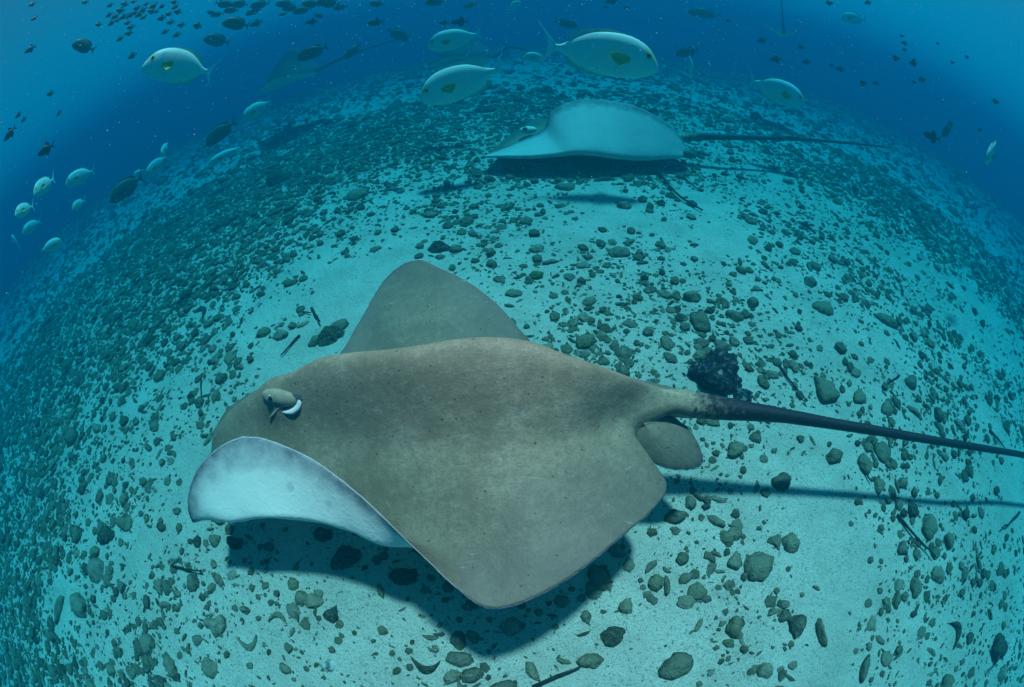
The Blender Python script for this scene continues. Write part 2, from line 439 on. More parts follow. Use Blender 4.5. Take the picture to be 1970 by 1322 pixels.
SHAPE_WORDS = {'rounded': 'rounded', 'knobbly': 'knobbly', 'finger': 'finger-shaped', 'flat': 'flat', 'wedge': 'wedge-shaped', 'arch': 'arch-shaped'}
used_xy = []
def put_stone(px, py, wpx, kind, label=None, mat=None, rot=None, hscale=1.0, sink=.48, xy=None, half=None, mesh=None, group=None):
    if xy is None:
        p = at_z(px, py, 0.0); xy = (p[0], p[1])
    gz = float(ground_z(*xy)); d = math.dist((xy[0], xy[1], gz), C_POS)
    if half is None: half = .5 * wpx * d / LENS_PX
    me = mesh or HQ[kind][int(RNG.integers(len(HQ[kind])))]
    if mat is not None:
        me = me.copy(); me.materials[0] = mat
    o = link('rubble_stone', me)
    zmin = -.5 * half * hscale
    o.scale = (half, half, half * hscale)
    o.rotation_euler = (RNG.uniform(-.12, .12), RNG.uniform(-.12, .12), RNG.uniform(0, 6.28) if rot is None else R(rot))
    o.location = (xy[0], xy[1], gz + half * hscale * (.5 - sink))
    used_xy.append((xy[0], xy[1], half))
    if label is None:
        label = stone_label(*proj((xy[0], xy[1], gz)), wpx if wpx else 2 * half * LENS_PX / d, kind); group = 'loose rubble stones'
    tag(o, label, 'stone', group or 'coral rubble on the sand')
    return o
# stones one can point at in the photograph: pixel, width, shape
SPECIAL = [
 (1372, 733, 116, 'knobbly', 'black rock flecked with white lying just behind the base of the tail', 'black_rock', 0, 1.25),
 (1425, 765, 52, 'rounded', 'small black rock half hidden under the tail beside the larger black rock', 'black_rock', 0, .9),
 (640, 648, 74, 'knobbly', "dark weed-covered rock between the large ray's head and far wing", 'weedy', 20, .8),
 (612, 655, 46, 'knobbly', 'green-brown lump at the left end of the weed-covered rock', None, 60, .9),
 (655, 628, 44, 'flat', 'low slab behind the weed-covered rock beside the far wing', None, 0, 1.2),
 (540, 645, 40, 'knobbly', 'crumbly green-brown coral lump left of the weed-covered rock', None, 0, .9),
 (507, 640, 38, 'rounded', 'tan rounded coral stone left of the crumbly coral lump', None, 0, .9),
 (585, 625, 34, 'finger', 'stubby coral finger above the crumbly coral lump', None, 30, 1.0),
 (1345, 626, 62, 'rounded', 'round grey stone standing above the black rock and the tail', None, 90, 1.1),
 (1585, 752, 72, 'wedge', 'pear-shaped pitted stone just above the tail', None, 95, .9),
 (1335, 578, 54, 'knobbly', 'broad brown coral lump above the round grey stone', None, 0, 1.0),
 (1190, 488, 50, 'rounded', 'oval coral stone on open sand behind the far wing', None, 10, .9),
 (1585, 596, 60, 'knobbly', 'lumpy green-brown coral stone on the right-hand sand', None, 0, 1.0),
 (1705, 620, 70, 'finger', 'long dark coral rod at the right of the sand slope', None, -35, 1.2),
 (1560, 545, 50, 'knobbly', 'knobbly coral stone above the lumpy green-brown one', None, 40, 1.0),
 (455, 1047, 48, 'rounded', 'smooth dark round stone at the left end of the ray shadow', 'weedy', 0, 1.3),
 (668, 1070, 62, 'rounded', 'big dark round stone deep in the ray shadow', 'weedy', 0, 1.0),
 (780, 1110, 70, 'knobbly', 'dark coral lump in the middle of the ray shadow', 'weedy', 0, 1.0),
 (625, 1030, 52, 'knobbly', 'dark coral lump under the lower edge of the curled wing', 'weedy', 0, 1.0),
 (136, 838, 42, 'rounded', 'dark boulder-like stone alone on the sand far left of the head', None, 0, 1.2),
 (184, 820, 32, 'knobbly', 'brown coral knob just right of the dark boulder-like stone', None, 0, 1.1),
 (152, 1165, 66, 'rounded', 'big round sand-dusted stone at the left edge of the seabed', None, 0, 1.1),
 (112, 1170, 70, 'finger', 'thick dark coral branch leaning beside the big round stone', None, 75, 1.2),
 (186, 1098, 56, 'rounded', 'rounded boulder above the big sand-dusted stone', None, 20, 1.0),
 (208, 1028, 46, 'knobbly', 'dark craggy stone left of the curled wing lobe', 'weedy', 0, 1.2),
 (640, 1182, 46, 'wedge', 'dark four-sided stone on bright sand below the shadow', 'weedy', 70, 1.2),
 (536, 1188, 46, 'arch', 'green horseshoe-shaped coral piece on bright sand', None, 180, 1.0),
 (405, 1286, 44, 'rounded', 'oval tan coral stone near the bottom left', None, 80, .8),
 (476, 1176, 32, 'knobbly', 'tan stone left of the horseshoe-shaped coral', None, 0, 1.0),
 (562, 1216, 26, 'finger', 'short stubby coral rod below the horseshoe-shaped coral', None, 70, 1.2),
 (634, 1278, 38, 'wedge', 'pale shell fragment with a dark hollow near the bottom edge', 'shell', 30, .8),
 (375, 1126, 46, 'knobbly', 'tan coral lump left of the ray shadow', None, 80, 1.0),
 (480, 1240, 54, 'arch', 'curved worm-like coral piece on the bright sand', None, 20, .8),
 (822, 1283, 66, 'arch', 'dark saddle-shaped coral at the bottom edge below the wing tip', 'weedy', 0, 1.2),
 (886, 1268, 56, 'flat', 'flat oval sandy stone below the tip of the shadow', None, 0, 1.2),
 (871, 1303, 42, 'rounded', 'brown rounded stone at the bottom edge under the flat oval one', None, 30, 1.0),
 (1022, 1292, 56, 'finger', 'pale coral stub beside the driftwood stick', None, 110, 1.3),
 (1142, 1272, 66, 'knobbly', 'grey coral boulder at the tip of the driftwood stick', None, 0, .9),
 (1178, 1224, 54, 'flat', 'dark overhanging coral slab right of the shadow tip', 'weedy', 20, 1.6),
 (1300, 1281, 76, 'flat', 'long grey slab-like stone near the bottom edge', None, 15, 1.4),
 (1204, 1166, 38, 'wedge', 'squared dark grey stone among rubble right of the shadow', None, 60, 1.0),
 (1311, 1076, 32, 'rounded', 'tan round stone right of the wing shadow', None, 80, .9),
 (1250, 1090, 40, 'finger', 'tan stubby coral rod at the edge of the wing shadow', None, 35, 1.2),
 (1296, 996, 48, 'knobbly', 'round coral head half covered by the wing shadow', None, 0, 1.0),
 (1375, 1005, 52, 'finger', 'brown coral rod right of the half-shaded coral head', None, -45, 1.3),
 (1500, 932, 54, 'knobbly', 'brown crusted stone just below the tail shadow', None, 0, 1.0),
 (1604, 880, 48, 'rounded', 'round stone crossed by the tail shadow', None, 0, 1.1),
 (1662, 893, 48, 'flat', 'upright oval slab right of the round stone in the tail shadow', None, 80, 1.6),
 (1520, 1047, 46, 'rounded', 'dark oval stone with a black under-edge on the right-hand sand', None, -30, 1.1),
 (1460, 1091, 74, 'rounded', 'broad pitted stone on the sand right of the wing', None, 8, .9),
 (1412, 1080, 42, 'wedge', 'pale angular stone leaning on the broad pitted stone', None, 60, 1.0),
 (1575, 1219, 68, 'finger', 'smooth upright sausage-shaped stone near the lower right', None, 92, 1.5),
 (1530, 1207, 54, 'wedge', 'cone-shaped coral stone beside the sausage-shaped stone', None, -110, 1.2),
 (1790, 1010, 56, 'rounded', 'egg-shaped dark stone at the right edge of the sand', None, 75, 1.0),
 (1756, 978, 40, 'wedge', 'dark pointed stone left of the egg-shaped stone', 'weedy', 80, 1.1),
 (1808, 1103, 48, 'rounded', 'speckled oval stone below the long twig', None, -35, 1.0),
 (1764, 1132, 48, 'knobbly', 'double-lobed coral stone left of the speckled oval stone', None, 80, 1.0),
 (1842, 1213, 60, 'arch', 'hollowed dark coral ring in the lower right', 'weedy', 90, 1.2),
 (1920, 1250, 56, 'knobbly', 'dark craggy coral at the lower right edge', 'weedy', 80, 1.2),
 (1660, 1285, 70, 'finger', 'long dark coral finger at the bottom right', None, 55, 1.2),
 (1752, 738, 44, 'knobbly', 'lumpy stone right of the pear-shaped stone', None, 0, 1.0),
 (1655, 765, 50, 'knobbly', 'clump of grey coral pieces above the tail', None, 30, .9),
 (1760, 790, 50, 'finger', 'veined coral slab touching the top of the tail', None, -50, 1.2),
 (1920, 780, 38, 'arch', 'ring-like dark stone near the right edge above the tail', None, 0, 1.0),
 (1700, 870, 56, 'flat', 'low sand-covered mound-like stone under the tail', None, 0, 1.2),
 (540, 352, 58, 'wedge', 'dark squared boulder with a green top on the left-hand slope', 'weedy', 10, 1.2),
 (935, 215, 46, 'flat', 'low dark boulder left of the white-bellied ray', 'weedy', 0, 1.6),
 (1055, 178, 28, 'wedge', 'small dark pointed boulder above the white-bellied ray', 'weedy', 0, 1.4),
 (690, 379, 48, 'rounded', 'oval boulder in the middle of the left-hand slope', None, 20, .9),
 (430, 434, 40, 'knobbly', 'dark boulder on the rubble band at the left', 'weedy', 0, 1.0),
 (385, 592, 44, 'arch', 'dark hook-shaped coral on the sand at the left', 'weedy', 160, 1.3),
 (1030, 536, 34, 'knobbly', 'bright green coral lump above the far wing', None, 0, 1.0),
 (1060, 508, 46, 'finger', 'yellowish coral rod lying above the green lump', None, 10, 1.0),
 (990, 571, 38, 'flat', 'flat dark pebble right of the far wing edge', None, 0, 1.2),
 (1133, 584, 34, 'rounded', 'rounded stone on the pale sand right of the far wing', None, 30, 1.0),
 (845, 480, 54, 'knobbly', 'dark weedy clump just above the tip of the far wing', 'weedy', 0, .9),
 (1160, 345, 50, 'finger', 'brown coral rod in the shade under the white-bellied ray', 'weedy', 5, 1.1),
 (1090, 360, 48, 'knobbly', 'coral lump in the shade below the white belly', None, 0, 1.0),
 (1205, 400, 40, 'knobbly', 'hollow coral knob below the white-bellied ray', None, 0, 1.1),
]
def build_special_stones():
    for px, py, w, kd, lab, mt, rot, hs in SPECIAL:
        put_stone(px, py, w * .97, kd, lab, M[mt] if mt else None, rot, hs, group='single rubble stones', mesh=CRAGS[int(RNG.integers(3))] if mt in ('black_rock', 'weedy') and kd in ('knobbly', 'rounded') else None)
build_special_stones()
k = NT('green_coral', .9, .1); k.color(k.ramp(k.noise(k.n('ShaderNodeNewGeometry').outputs['Position'], 80, 4), [(.3, (.03, .07, .025)), (.7, (.12, .20, .06))]))
for o in COL.objects:
    if str(o.get('label', '')).startswith('bright green coral'):
        o.data = o.data.copy(); o.data.materials[0] = k.m

def scatter_field():
    rng = np.random.default_rng(23)
    pts = []
    def patch(n, rmin, rmax, amin, amax, smin, smax, power, bias=0.0, wl=1.0):
        r = np.sqrt(rng.uniform(rmin ** 2, rmax ** 2, n)); a = rng.uniform(amin, amax, n)
        x, y = r * np.sin(a), r * np.cos(a)
        u = rng.uniform(0, 1, n); s = smin * (1 - u * (1 - (smin / smax) ** power)) ** (-1 / power)
        # clumps: the rubble gathers in drifts, dense on the left and far slopes
        f = np.array([noise.noise(Vector((xx * 1.3, yy * 1.3, 3.7))) + .6 * noise.noise(Vector((xx * 3.7, yy * 3.7, 9.1))) + .35 * noise.noise(Vector((xx * 9, yy * 9, 1.1))) for xx, yy in zip(x, y)])
        lean = np.clip((-x - .75) / 1.6, -.1, .55) + np.clip((y - 1.6) / 3.5, 0, .5) + np.clip((x - 1.6) / 4.0, 0, .35)
        keep = rng.uniform(-.35, .9, n) < (f * 1.0 + .22 + bias + lean * wl)
        return np.stack([x, y, s], 1)[keep]
    P1 = patch(125000, 0, 3.3, -math.pi, math.pi, .0032, .036, 1.75)
    P1 = P1[P1[:, 1] > -1.25]
    Pm = patch(34000, 0, 3.6, -math.pi, math.pi, .0070, .027, 1.5)
    P1 = np.concatenate([P1, Pm[Pm[:, 1] > -1.25]])
    Pl = patch(46000, .9, 4.2, -2.0, 1.6, .008, .036, 1.5, -.42, 1.9)
    P1 = np.concatenate([P1, Pl])
    P2 = patch(52000, 3.3, 10.5, -1.75, 1.75, .012, .075, 1.7)
    P = np.concatenate([P1, P2])
    # stay off the listed stones
    U = np.array(used_xy); ok = np.ones(len(P), bool)
    for ux, uy, uh in U: ok &= np.hypot(P[:, 0] - ux, P[:, 1] - uy) > (uh * .8 + P[:, 2] * .6)
    P = P[ok]
    d = np.sqrt(P[:, 0] ** 2 + P[:, 1] ** 2 + CAM_H ** 2); pxs = 2 * P[:, 2] / d * LENS_PX
    inview = []
    for x, y, s in P:
        u, v = proj((x, y, 0)); inview.append(-20 < u < PXW + 20 and -20 < v < PXH + 20)
    inview = np.array(inview)
    order = np.argsort(-np.where(inview, pxs, 0))
    n_ind = 300 - len(SPECIAL)
    solo, rest = order[:n_ind], order[n_ind:]
    rest = rest[inview[rest] | (d[rest] < 3)]
    for i in solo:
        x, y, s = P[i]; kd = ['rounded', 'knobbly', 'knobbly', 'knobbly', 'finger', 'finger', 'flat', 'wedge'][int(rng.integers(8))]
        put_stone(0, 0, 0, kd, xy=(x, y), half=s, sink=rng.uniform(.35, .68), hscale=rng.uniform(.8, 1.15))
    Vs, Ts, off = [], [], 0
    gz = ground_z(P[:, 0], P[:, 1])
    for i in rest:
        x, y, s = P[i]
        if pxs[i] > 14: p, t = MID[int(rng.integers(len(MID)))][1]
        else: p, t = LOWT[int(rng.integers(len(LOWT)))]
        a = rng.uniform(0, 6.283); ca, sa = math.cos(a), math.sin(a)
        h = rng.uniform(.8, 1.25)
        q = np.empty_like(p); q[:, 0] = (p[:, 0] * ca - p[:, 1] * sa) * s + x; q[:, 1] = (p[:, 0] * sa + p[:, 1] * ca) * s + y
        q[:, 2] = p[:, 2] * s * h + gz[i] + s * rng.uniform(-.12, .22)
        Vs.append(q); Ts.append(t + off); off += len(p)
    me = big_mesh('coral_rubble', np.concatenate(Vs), np.concatenate(Ts), M['rubble'], smooth=False)
    o = link('coral_rubble', me)
    tag(o, 'countless small broken coral pieces and pebbles strewn over the sand', 'rubble', kind='stuff')
scatter_field()

# ------------------------------------------------------------------ twigs
def tube(pts, radii, n=8, closed_ends=True):
    pts = [np.asarray(p, float) for p in pts]; V, F = [], []
    for i, p in enumerate(pts):
        t = pts[min(i + 1, len(pts) - 1)] - pts[max(i - 1, 0)]; t /= np.linalg.norm(t)
        a = np.cross(t, [0, 0, 1.0]); a = a / max(np.linalg.norm(a), 1e-6); b = np.cross(t, a)
        rr = radii[i]; ra, rb = (rr if isinstance(rr, tuple) else (rr, rr))
        for j in range(n):
            w = 2 * math.pi * j / n; V.append(p + a * math.cos(w) * ra - b * math.sin(w) * rb)
    for i in range(len(pts) - 1):
        for j in range(n):
            j2 = (j + 1) % n; F.append((i * n + j, i * n + j2, (i + 1) * n + j2, (i + 1) * n + j))
    if closed_ends:
        F.append(tuple(range(n - 1, -1, -1))); F.append(tuple((len(pts) - 1) * n + j for j in range(n)))
    return V, F
TWIGS = [
 ((602, 597), (620, 627), 6, "short dark twig sticking out above the weed-covered rock"),
 ((580, 603), (601, 607), 4, "tiny dark twig left of the short twig above the weed-covered rock"),
 ((577, 648), (542, 687), 5, "dark twig on the sand beyond the large ray's head"),
 ((384, 725), (388, 778), 4, "thin upright-looking twig left of the large ray's head"),
 ((1492, 699), (1550, 776), 5, "long dark twig on the sand right of the black rock"),
 ((1725, 992), (1798, 1073), 6, "long straight dark twig below the tail shadow at the right"),
 ((1877, 1083), (1854, 1124), 4, "short dark twig near the right edge below the long straight twig"),
 ((1964, 983), (1926, 1018), 6, "dark twig at the right edge of the picture under the tail shadow"),
 ((1028, 1321), (1116, 1282), 11, "thick driftwood stick at the bottom edge below the wing tip"),
 ((332, 1092), (396, 1105), 6, "dark forked twig on the sand left of the ray shadow"),
 ((1655, 901), (1674, 932), 5, "dark twig across the tail shadow beside the upright oval slab"),
 ((1730, 725), (1700, 745), 4, "thin pale-brown twig among the stones above the tail"),
 ((1905, 825), (1935, 862), 5, "dark twig just above the tail near the right edge"),
 ((1315, 335), (1345, 362), 4, "thin dark twig on the sand right of the white-bellied ray"),
]
def build_twigs():
    rng = np.random.default_rng(5)
    for a, b, w, lab in TWIGS:
        p, q = at_z(*a), at_z(*b); n = 7; pts = []
        side = np.cross(q - p, [0, 0, 1]); bend = rng.uniform(-.06, .06)
        d = np.linalg.norm((p + q) / 2 - C_POS); r = .5 * w * d / LENS_PX
        for i in range(n):
            t = i / (n - 1); x = p + (q - p) * t + side * bend * (t * (1 - t) * 4) * .5 + rng.normal(0, r * .25, 3)
            x[2] = float(ground_z(x[0], x[1])) + r * 1.1 + .012 * t * (1 if w > 5 else .4); pts.append(x)
        V, F = tube(pts, [r * (1 - .55 * i / (n - 1)) * rng.uniform(.85, 1.15) for i in range(n)], 7)
        tag(link('twig', mesh_from('twig', V, F, M['twig'])), lab, 'twig', 'twigs on the sand')
build_twigs()

# ------------------------------------------------------------------ stingrays
def catmull(P, t):
    """P (n,...) control points, t in [0, n-1]"""
    n = len(P); i = np.clip(np.floor(t).astype(int), 0, n - 2); f = (t - i).reshape((-1,) + (1,) * (P.ndim - 1))
    p1, p2 = P[i], P[i + 1]
    p0 = np.where((i > 0).reshape(f.shape), P[np.maximum(i - 1, 0)], 2 * P[0] - P[1])
    p3 = np.where((i < n - 2).reshape(f.shape), P[np.minimum(i + 2, n - 1)], 2 * P[-1] - P[-2])
    return .5 * ((2 * p1) + (-p0 + p2) * f + (2 * p0 - 5 * p1 + 4 * p2 - p3) * f ** 2 + (-p0 + 3 * p1 - 3 * p2 + p3) * f ** 3)
def ray_body(name, chains, tc, tail_pts, tail_rad, mats, nu=110, nv=96, ragged=.0, wing_t=.016, bump_pts=(), zfrom=.35):
    """chains: per body station a row of control points from the far fin edge over the spine to the near fin edge (all on the back).
    The belly lies tc below the back, thinning towards the fin edge; the tail is part of the same mesh."""
    K = np.array(chains, float); ns, nc = K.shape[:2]
    G = catmull(K, np.linspace(0, ns - 1, nu))                      # (nu, nc, 3)
    G = np.swapaxes(catmull(np.swapaxes(G, 0, 1), np.linspace(0, nc - 1, nv)), 0, 1)   # (nu, nv, 3)
    v = np.linspace(-1, 1, nv); u = np.linspace(0, 1, nu)
    N = np.cross(np.gradient(G, axis=0), np.gradient(G, axis=1)); N /= np.maximum(np.linalg.norm(N, axis=2, keepdims=True), 1e-9)
    if N[nu // 2, nv // 2, 2] < 0: N = -N
    if ragged:
        for e, s in ((0, 1), (nv - 1, -1)):
            for i in range(nu):
                w = ragged * noise.noise(Vector((i * .9, e, 2.0)))
                G[i, e] += (G[i, e] - G[i, e + s]) / max(np.linalg.norm(G[i, e] - G[i, e + s]), 1e-6) * w
    for (c, rad, h) in bump_pts:                                     # brow swellings
        d = np.linalg.norm(G - np.asarray(c), axis=2); G += N * (h * np.exp(-(d / rad) ** 2))[..., None]
    tcu = np.interp(u, np.linspace(0, 1, len(tc)), tc)
    a = np.abs(v)
    t = tcu[:, None] * np.exp(-(a[None] / .36) ** 2.2) + wing_t * np.sqrt(np.clip(1 - a[None], 0, 1)) * np.clip(np.sin(np.pi * np.clip(u, 0.02, .98)), .0, 1)[:, None] ** .5
    wz = np.clip((a - zfrom) / .25, 0, 1)[None, :, None]; D = N * wz + np.array([0, 0, 1.0]) * (1 - wz); D /= np.maximum(np.linalg.norm(D, axis=2, keepdims=True), 1e-9)
    B = G - D * t[..., None]
    V = list(G.reshape(-1, 3)); edge = list(np.repeat(a[None], nu, 0).ravel()); tl = [0.0] * len(V)
    idx = np.arange(nu * nv).reshape(nu, nv); bidx = idx.copy()
    for i in range(1, nu - 1):
        for j in range(1, nv - 1):
            bidx[i, j] = len(V); V.append(B[i, j]); edge.append(a[j]); tl.append(0.0)
    F, MI = [], []
    for i in range(nu - 1):
        for j in range(nv - 1):
            F.append((idx[i, j], idx[i, j + 1], idx[i + 1, j + 1], idx[i + 1, j])); MI.append(0)
            F.append((bidx[i, j], bidx[i + 1, j], bidx[i + 1, j + 1], bidx[i, j + 1])); MI.append(1)
    if tail_pts is not None:
        T = catmull(np.array(tail_pts, float), np.linspace(0, len(tail_pts) - 1, 60)); rad = np.interp(np.linspace(0, 1, 60), np.linspace(0, 1, len(tail_rad)), [r[0] for r in tail_rad])
        rad2 = np.interp(np.linspace(0, 1, 60), np.linspace(0, 1, len(tail_rad)), [r[1] for r in tail_rad])
        wob = [1 + .07 * noise.noise(Vector((q * .9, 3.3, 1.0))) for q in range(60)]
        tv, tf = tube(T, [(float(x) * w_, float(y) * w_) for x, y, w_ in zip(rad, rad2, wob)], 14)
        o = len(V); V += tv; edge += [0.0] * len(tv); tl += [float(i // 14) / 59 for i in range(len(tv))]
        F += [tuple(q + o for q in f) for f in tf]; MI += [0] * len(tf)
    me = mesh_from(name, V, [tuple(int(q) for q in f) for f in F])
    for m_ in mats: me.materials.append(m_)
    me.polygons.foreach_set('material_index', MI)
    bm = bmesh.new(); bm.from_mesh(me); bmesh.ops.recalc_face_normals(bm, faces=bm.faces); bm.to_mesh(me); bm.free()
    me.attributes.new('edge', 'FLOAT', 'POINT').data.foreach_set('value', np.array(edge, np.float32))
    me.attributes.new('tail', 'FLOAT', 'POINT').data.foreach_set('value', np.array(tl, np.float32))
    me.update(); return me, G, N
def ellipsoid(c, ax, rad, nu=16, nv=10):
    """ax: three unit axes, rad: three radii"""
    V, F = [], []
    for i in range(nv + 1):
        th = math.pi * i / nv
        for j in range(nu):
            ph = 2 * math.pi * j / nu
            V.append(np.asarray(c) + ax[0] * rad[0] * math.sin(th) * math.cos(ph) + ax[1] * rad[1] * math.sin(th) * math.sin(ph) + ax[2] * rad[2] * math.cos(th))
    for i in range(nv):
        for j in range(nu):
            j2 = (j + 1) % nu; F.append((i * nu + j, (i + 1) * nu + j, (i + 1) * nu + j2, i * nu + j2))
    return V, F
def unit(v): v = np.asarray(v, float); return v / np.linalg.norm(v)

# heights are metres above the sand, pixels are read off the photograph
SPINE = [(410, 832, 0.205), (455, 786, 0.250), (502, 752, 0.290), (552, 724, 0.327), (610, 692, 0.352), (672, 680, 0.367), (742, 676, 0.374), (812, 668, 0.382), (882, 656, 0.390),
         (952, 652, 0.392), (1022, 660, 0.387), (1092, 684, 0.367), (1152, 703, 0.342), (1212, 726, 0.305), (1258, 744, 0.270), (1300, 756, 0.255), (1345, 765, 0.246)]
NEAR_M = [(409, 838, .20), (403, 885, .165), (376, 1003, .175), (361, 962, .222), (388, 890, .255), (468, 840, .280), (580, 872, .285), (690, 950, .283),
          (800, 1057, .278), (880, 1133, .262), (950, 1173, .25), (1062, 1134, .25), (1185, 1043, .24), (1284, 938, .205), (1222, 848, .205), (1282, 800, .228), (1336, 803, .222)]
NEAR_A = [(410, 834, .203), (430, 838, .213), (462, 842, .222), (505, 842, .234), (560, 845, .243), (622, 850, .252), (695, 855, .262), (770, 862, .270),
          (835, 870, .279), (895, 872, .285), (955, 868, .288), (1025, 858, .287), (1100, 843, .275), (1168, 820, .255), (1226, 796, .245), (1297, 772, .249), (1343, 778, .242)]
NEAR_B = [(409, 836, .201), (412, 870, .185), (425, 960, .178), (448, 993, .190), (505, 989, .200), (590, 992, .205), (672, 1010, .210), (745, 1037, .215),
          (818, 1030, .225), (882, 1030, .243), (950, 1035, .254), (1045, 1010, .257), (1140, 950, .247), (1238, 882, .224), (1222, 826, .222), (1290, 787, .241), (1340, 791, .235)]
FAR_M = [(411, 828, .20), (442, 783, .222), (508, 742, .242), (562, 716, .252), (645, 688, .235), (690, 620, .245), (745, 532, .265), (800, 499, .278),
         (853, 518, .278), (907, 546, .268), (960, 588, .255), (1006, 640, .235), (1060, 690, .20), (1165, 715, .19), (1250, 735, .215), (1306, 748, .235), (1348, 755, .230)]
def build_main_ray():
    root = link('stingray', None); base = at_z(800, 800, .14); root.location = base
    tag(root, 'large brown-grey stingray in the foreground with its near wing curled up to show white', 'stingray', 'stingrays')
    base = np.array(base)
    L = lambda q: at_z(*q) - base
    chains = []
    for i in range(17):
        c, m_, a, b, f = L(SPINE[i]), L(NEAR_M[i]), L(NEAR_A[i]), L(NEAR_B[i]), L(FAR_M[i])
        w = max(0.0, min(1.0, (i - 2) / 3.0)) * max(0.0, min(1.0, (15 - i) / 3.0))
        fa = c + (f - c) * (.36 - .14 * w); fb = c + (f - c) * (.70 - .08 * w)
        fa[2] = (c[2] + (f[2] - c[2]) * .35) * (1 - w) + (f[2] - .028) * w; fb[2] = (c[2] + (f[2] - c[2]) * .7) * (1 - w) + (f[2] - .018) * w
        chains.append([f, fb, fa, c, a, b, m_])
    tp = [(1262, 770, .225), (1300, 775, .225), (1345, 780, .222), (1400, 787, .218), (1500, 799, .21), (1600, 815, .20), (1700, 831, .195), (1800, 848, .19), (1900, 864, .185), (1990, 880, .18), (2080, 905, .18)]
    tr = [(.020, .016), (.028, .024), (.0262, .0240), (.0220, .0215), (.0150, .0150), (.0125, .0125), (.0115, .0115), (.0105, .0105), (.0100, .0100), (.0095, .0095), (.009, .009)]
    brow = L((545, 768, .27))
    browr = L((603, 694, .275))
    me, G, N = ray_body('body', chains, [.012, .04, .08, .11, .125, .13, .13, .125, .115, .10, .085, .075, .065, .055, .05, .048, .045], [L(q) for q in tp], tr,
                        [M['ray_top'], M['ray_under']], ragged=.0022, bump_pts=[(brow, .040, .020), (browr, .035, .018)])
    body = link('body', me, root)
    # ---- eye and spiracle set on the near side of the head
    def surf(px, py):
        best, bi = 1e9, None
        for i in range(0, G.shape[0]):
            for j in range(G.shape[1] // 2, int(G.shape[1] * .655)):
                q = proj(G[i, j] + base); d = (q[0] - px) ** 2 + (q[1] - py) ** 2
                if d < best: best, bi = d, (i, j)
        return G[bi], N[bi]
    Q = np.array([surf(x, y)[0] for x in (515, 530, 545, 560, 575) for y in (762, 774, 786, 796)]); o_ = Q.mean(0)
    n = np.linalg.svd(Q - o_)[2][2]; n = n if n[2] > 0 else -n
    def on(px, py, h=0.0):                                           # pixel -> the plane of the cheek, h above the skin
        d = pdir(px, py); t = ((o_ + base - C_POS) @ n) / (d @ n); return C_POS + d * t - base + n * h
    fwd = unit(on(520, 762) - on(566, 770)); side = np.cross(n, fwd)
    if side @ (C_POS - base - o_) < 0: side = -side
    lid = link('eyelid', mesh_from('eyelid', *ellipsoid(on(537, 766, -.003), (fwd, side, n), (.044, .017, .012), 28, 16), M['eyelid']), root)
    tag(lid, 'pale swollen eyelid ridge running from the eye to the breathing hole')
    ec = on(520, 765, .003)
    socket = link('eye', mesh_from('eye', *ellipsoid(ec, (fwd, side, n), (.0115, .0095, .0085), 20, 12), M['eyeball']), root)
    look = unit(C_POS - base - ec)
    link('pupil', mesh_from('pupil', *ellipsoid(ec + look * .0074, (fwd, unit(np.cross(fwd, look)), look), (.0062, .0045, .0028), 12, 8), M['pupil']), socket)
    d1 = unit(on(575, 765) - on(545, 793)); d2 = np.cross(n, d1)
    sp = link('spiracle', mesh_from('spiracle', *ellipsoid(on(561, 779, -.0015), (d1, d2, n), (.032, .0165, .004), 28, 12), M['spiracle']), root)
    tag(sp, 'dark breathing hole behind the eye')
    def lip(path, rad, h, flat=.6):
        T = catmull(np.array([on(x, y, h) for x, y in path]), np.linspace(0, len(path) - 1, 24)); rr = np.interp(np.linspace(0, 1, 24), np.linspace(0, 1, len(rad)), rad)
        return tube(T, [(float(r), float(r) * flat) for r in rr], 12)
    V, F = lip(((573, 763), (575, 773), (572, 783), (563, 790), (550, 792), (540, 791)), [.001, .0065, .0090, .0090, .0055, .001], -.001)
    tag(link('flap', mesh_from('flap', V, F, M['flap']), sp), 'white fleshy flap along the rear of the breathing hole')
    V, F = lip(((549, 779), (537, 783), (527, 794), (517, 806)), [.002, .0055, .0045, .001], -.001)
    tag(link('fold', mesh_from('fold', V, F, M['eyelid']), sp), 'pale skin fold below the eye')
    # ---- pelvic fin behind the near wing
    out = [(1195, 785, .232), (1258, 790, .226), (1300, 805, .205), (1332, 833, .188), (1350, 868, .172), (1353, 890, .165), (1338, 901, .165), (1312, 904, .168), (1280, 900, .172), (1240, 880, .18), (1190, 850, .195)]
    ctr = L((1240, 825, .212)); ring = catmull(np.array([L(q) for q in out]), np.linspace(0, len(out) - 1, 40))
    V, F = [], []; rows = 9
    up = np.array([0, 0, 1.0])
    for s, th in ((1, .0), (-1, 1.0)):
        for r in range(rows):
            f = r / (rows - 1)
            for j_, pnt in enumerate(ring):
                x = ctr + (pnt - ctr) * f * (1 + .012 * math.sin(j_ * 2.7) * f) + up * (.010 * (1 - f ** 2) + .0009 * f * math.sin(j_ * 1.9)); V.append(x - up * th * (.012 * (1 - f) + .0025))
    m_ = len(ring)
    for s in range(2):
        o = s * rows * m_
        for r in range(rows - 1):
            for j in range(m_ - 1):
                qd = (o + r * m_ + j, o + r * m_ + j + 1, o + (r + 1) * m_ + j + 1, o + (r + 1) * m_ + j)
                F.append(qd if s == 0 else qd[::-1])
    for j in range(m_ - 1):
        a0 = (rows - 1) * m_ + j; b0 = rows * m_ + (rows - 1) * m_ + j; F.append((a0, a0 + 1, b0 + 1, b0))
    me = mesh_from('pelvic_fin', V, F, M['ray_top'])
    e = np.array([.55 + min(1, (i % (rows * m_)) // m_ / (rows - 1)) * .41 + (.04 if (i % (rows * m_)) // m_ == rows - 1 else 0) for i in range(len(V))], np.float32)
    me.attributes.new('edge', 'FLOAT', 'POINT').data.foreach_set('value', e)
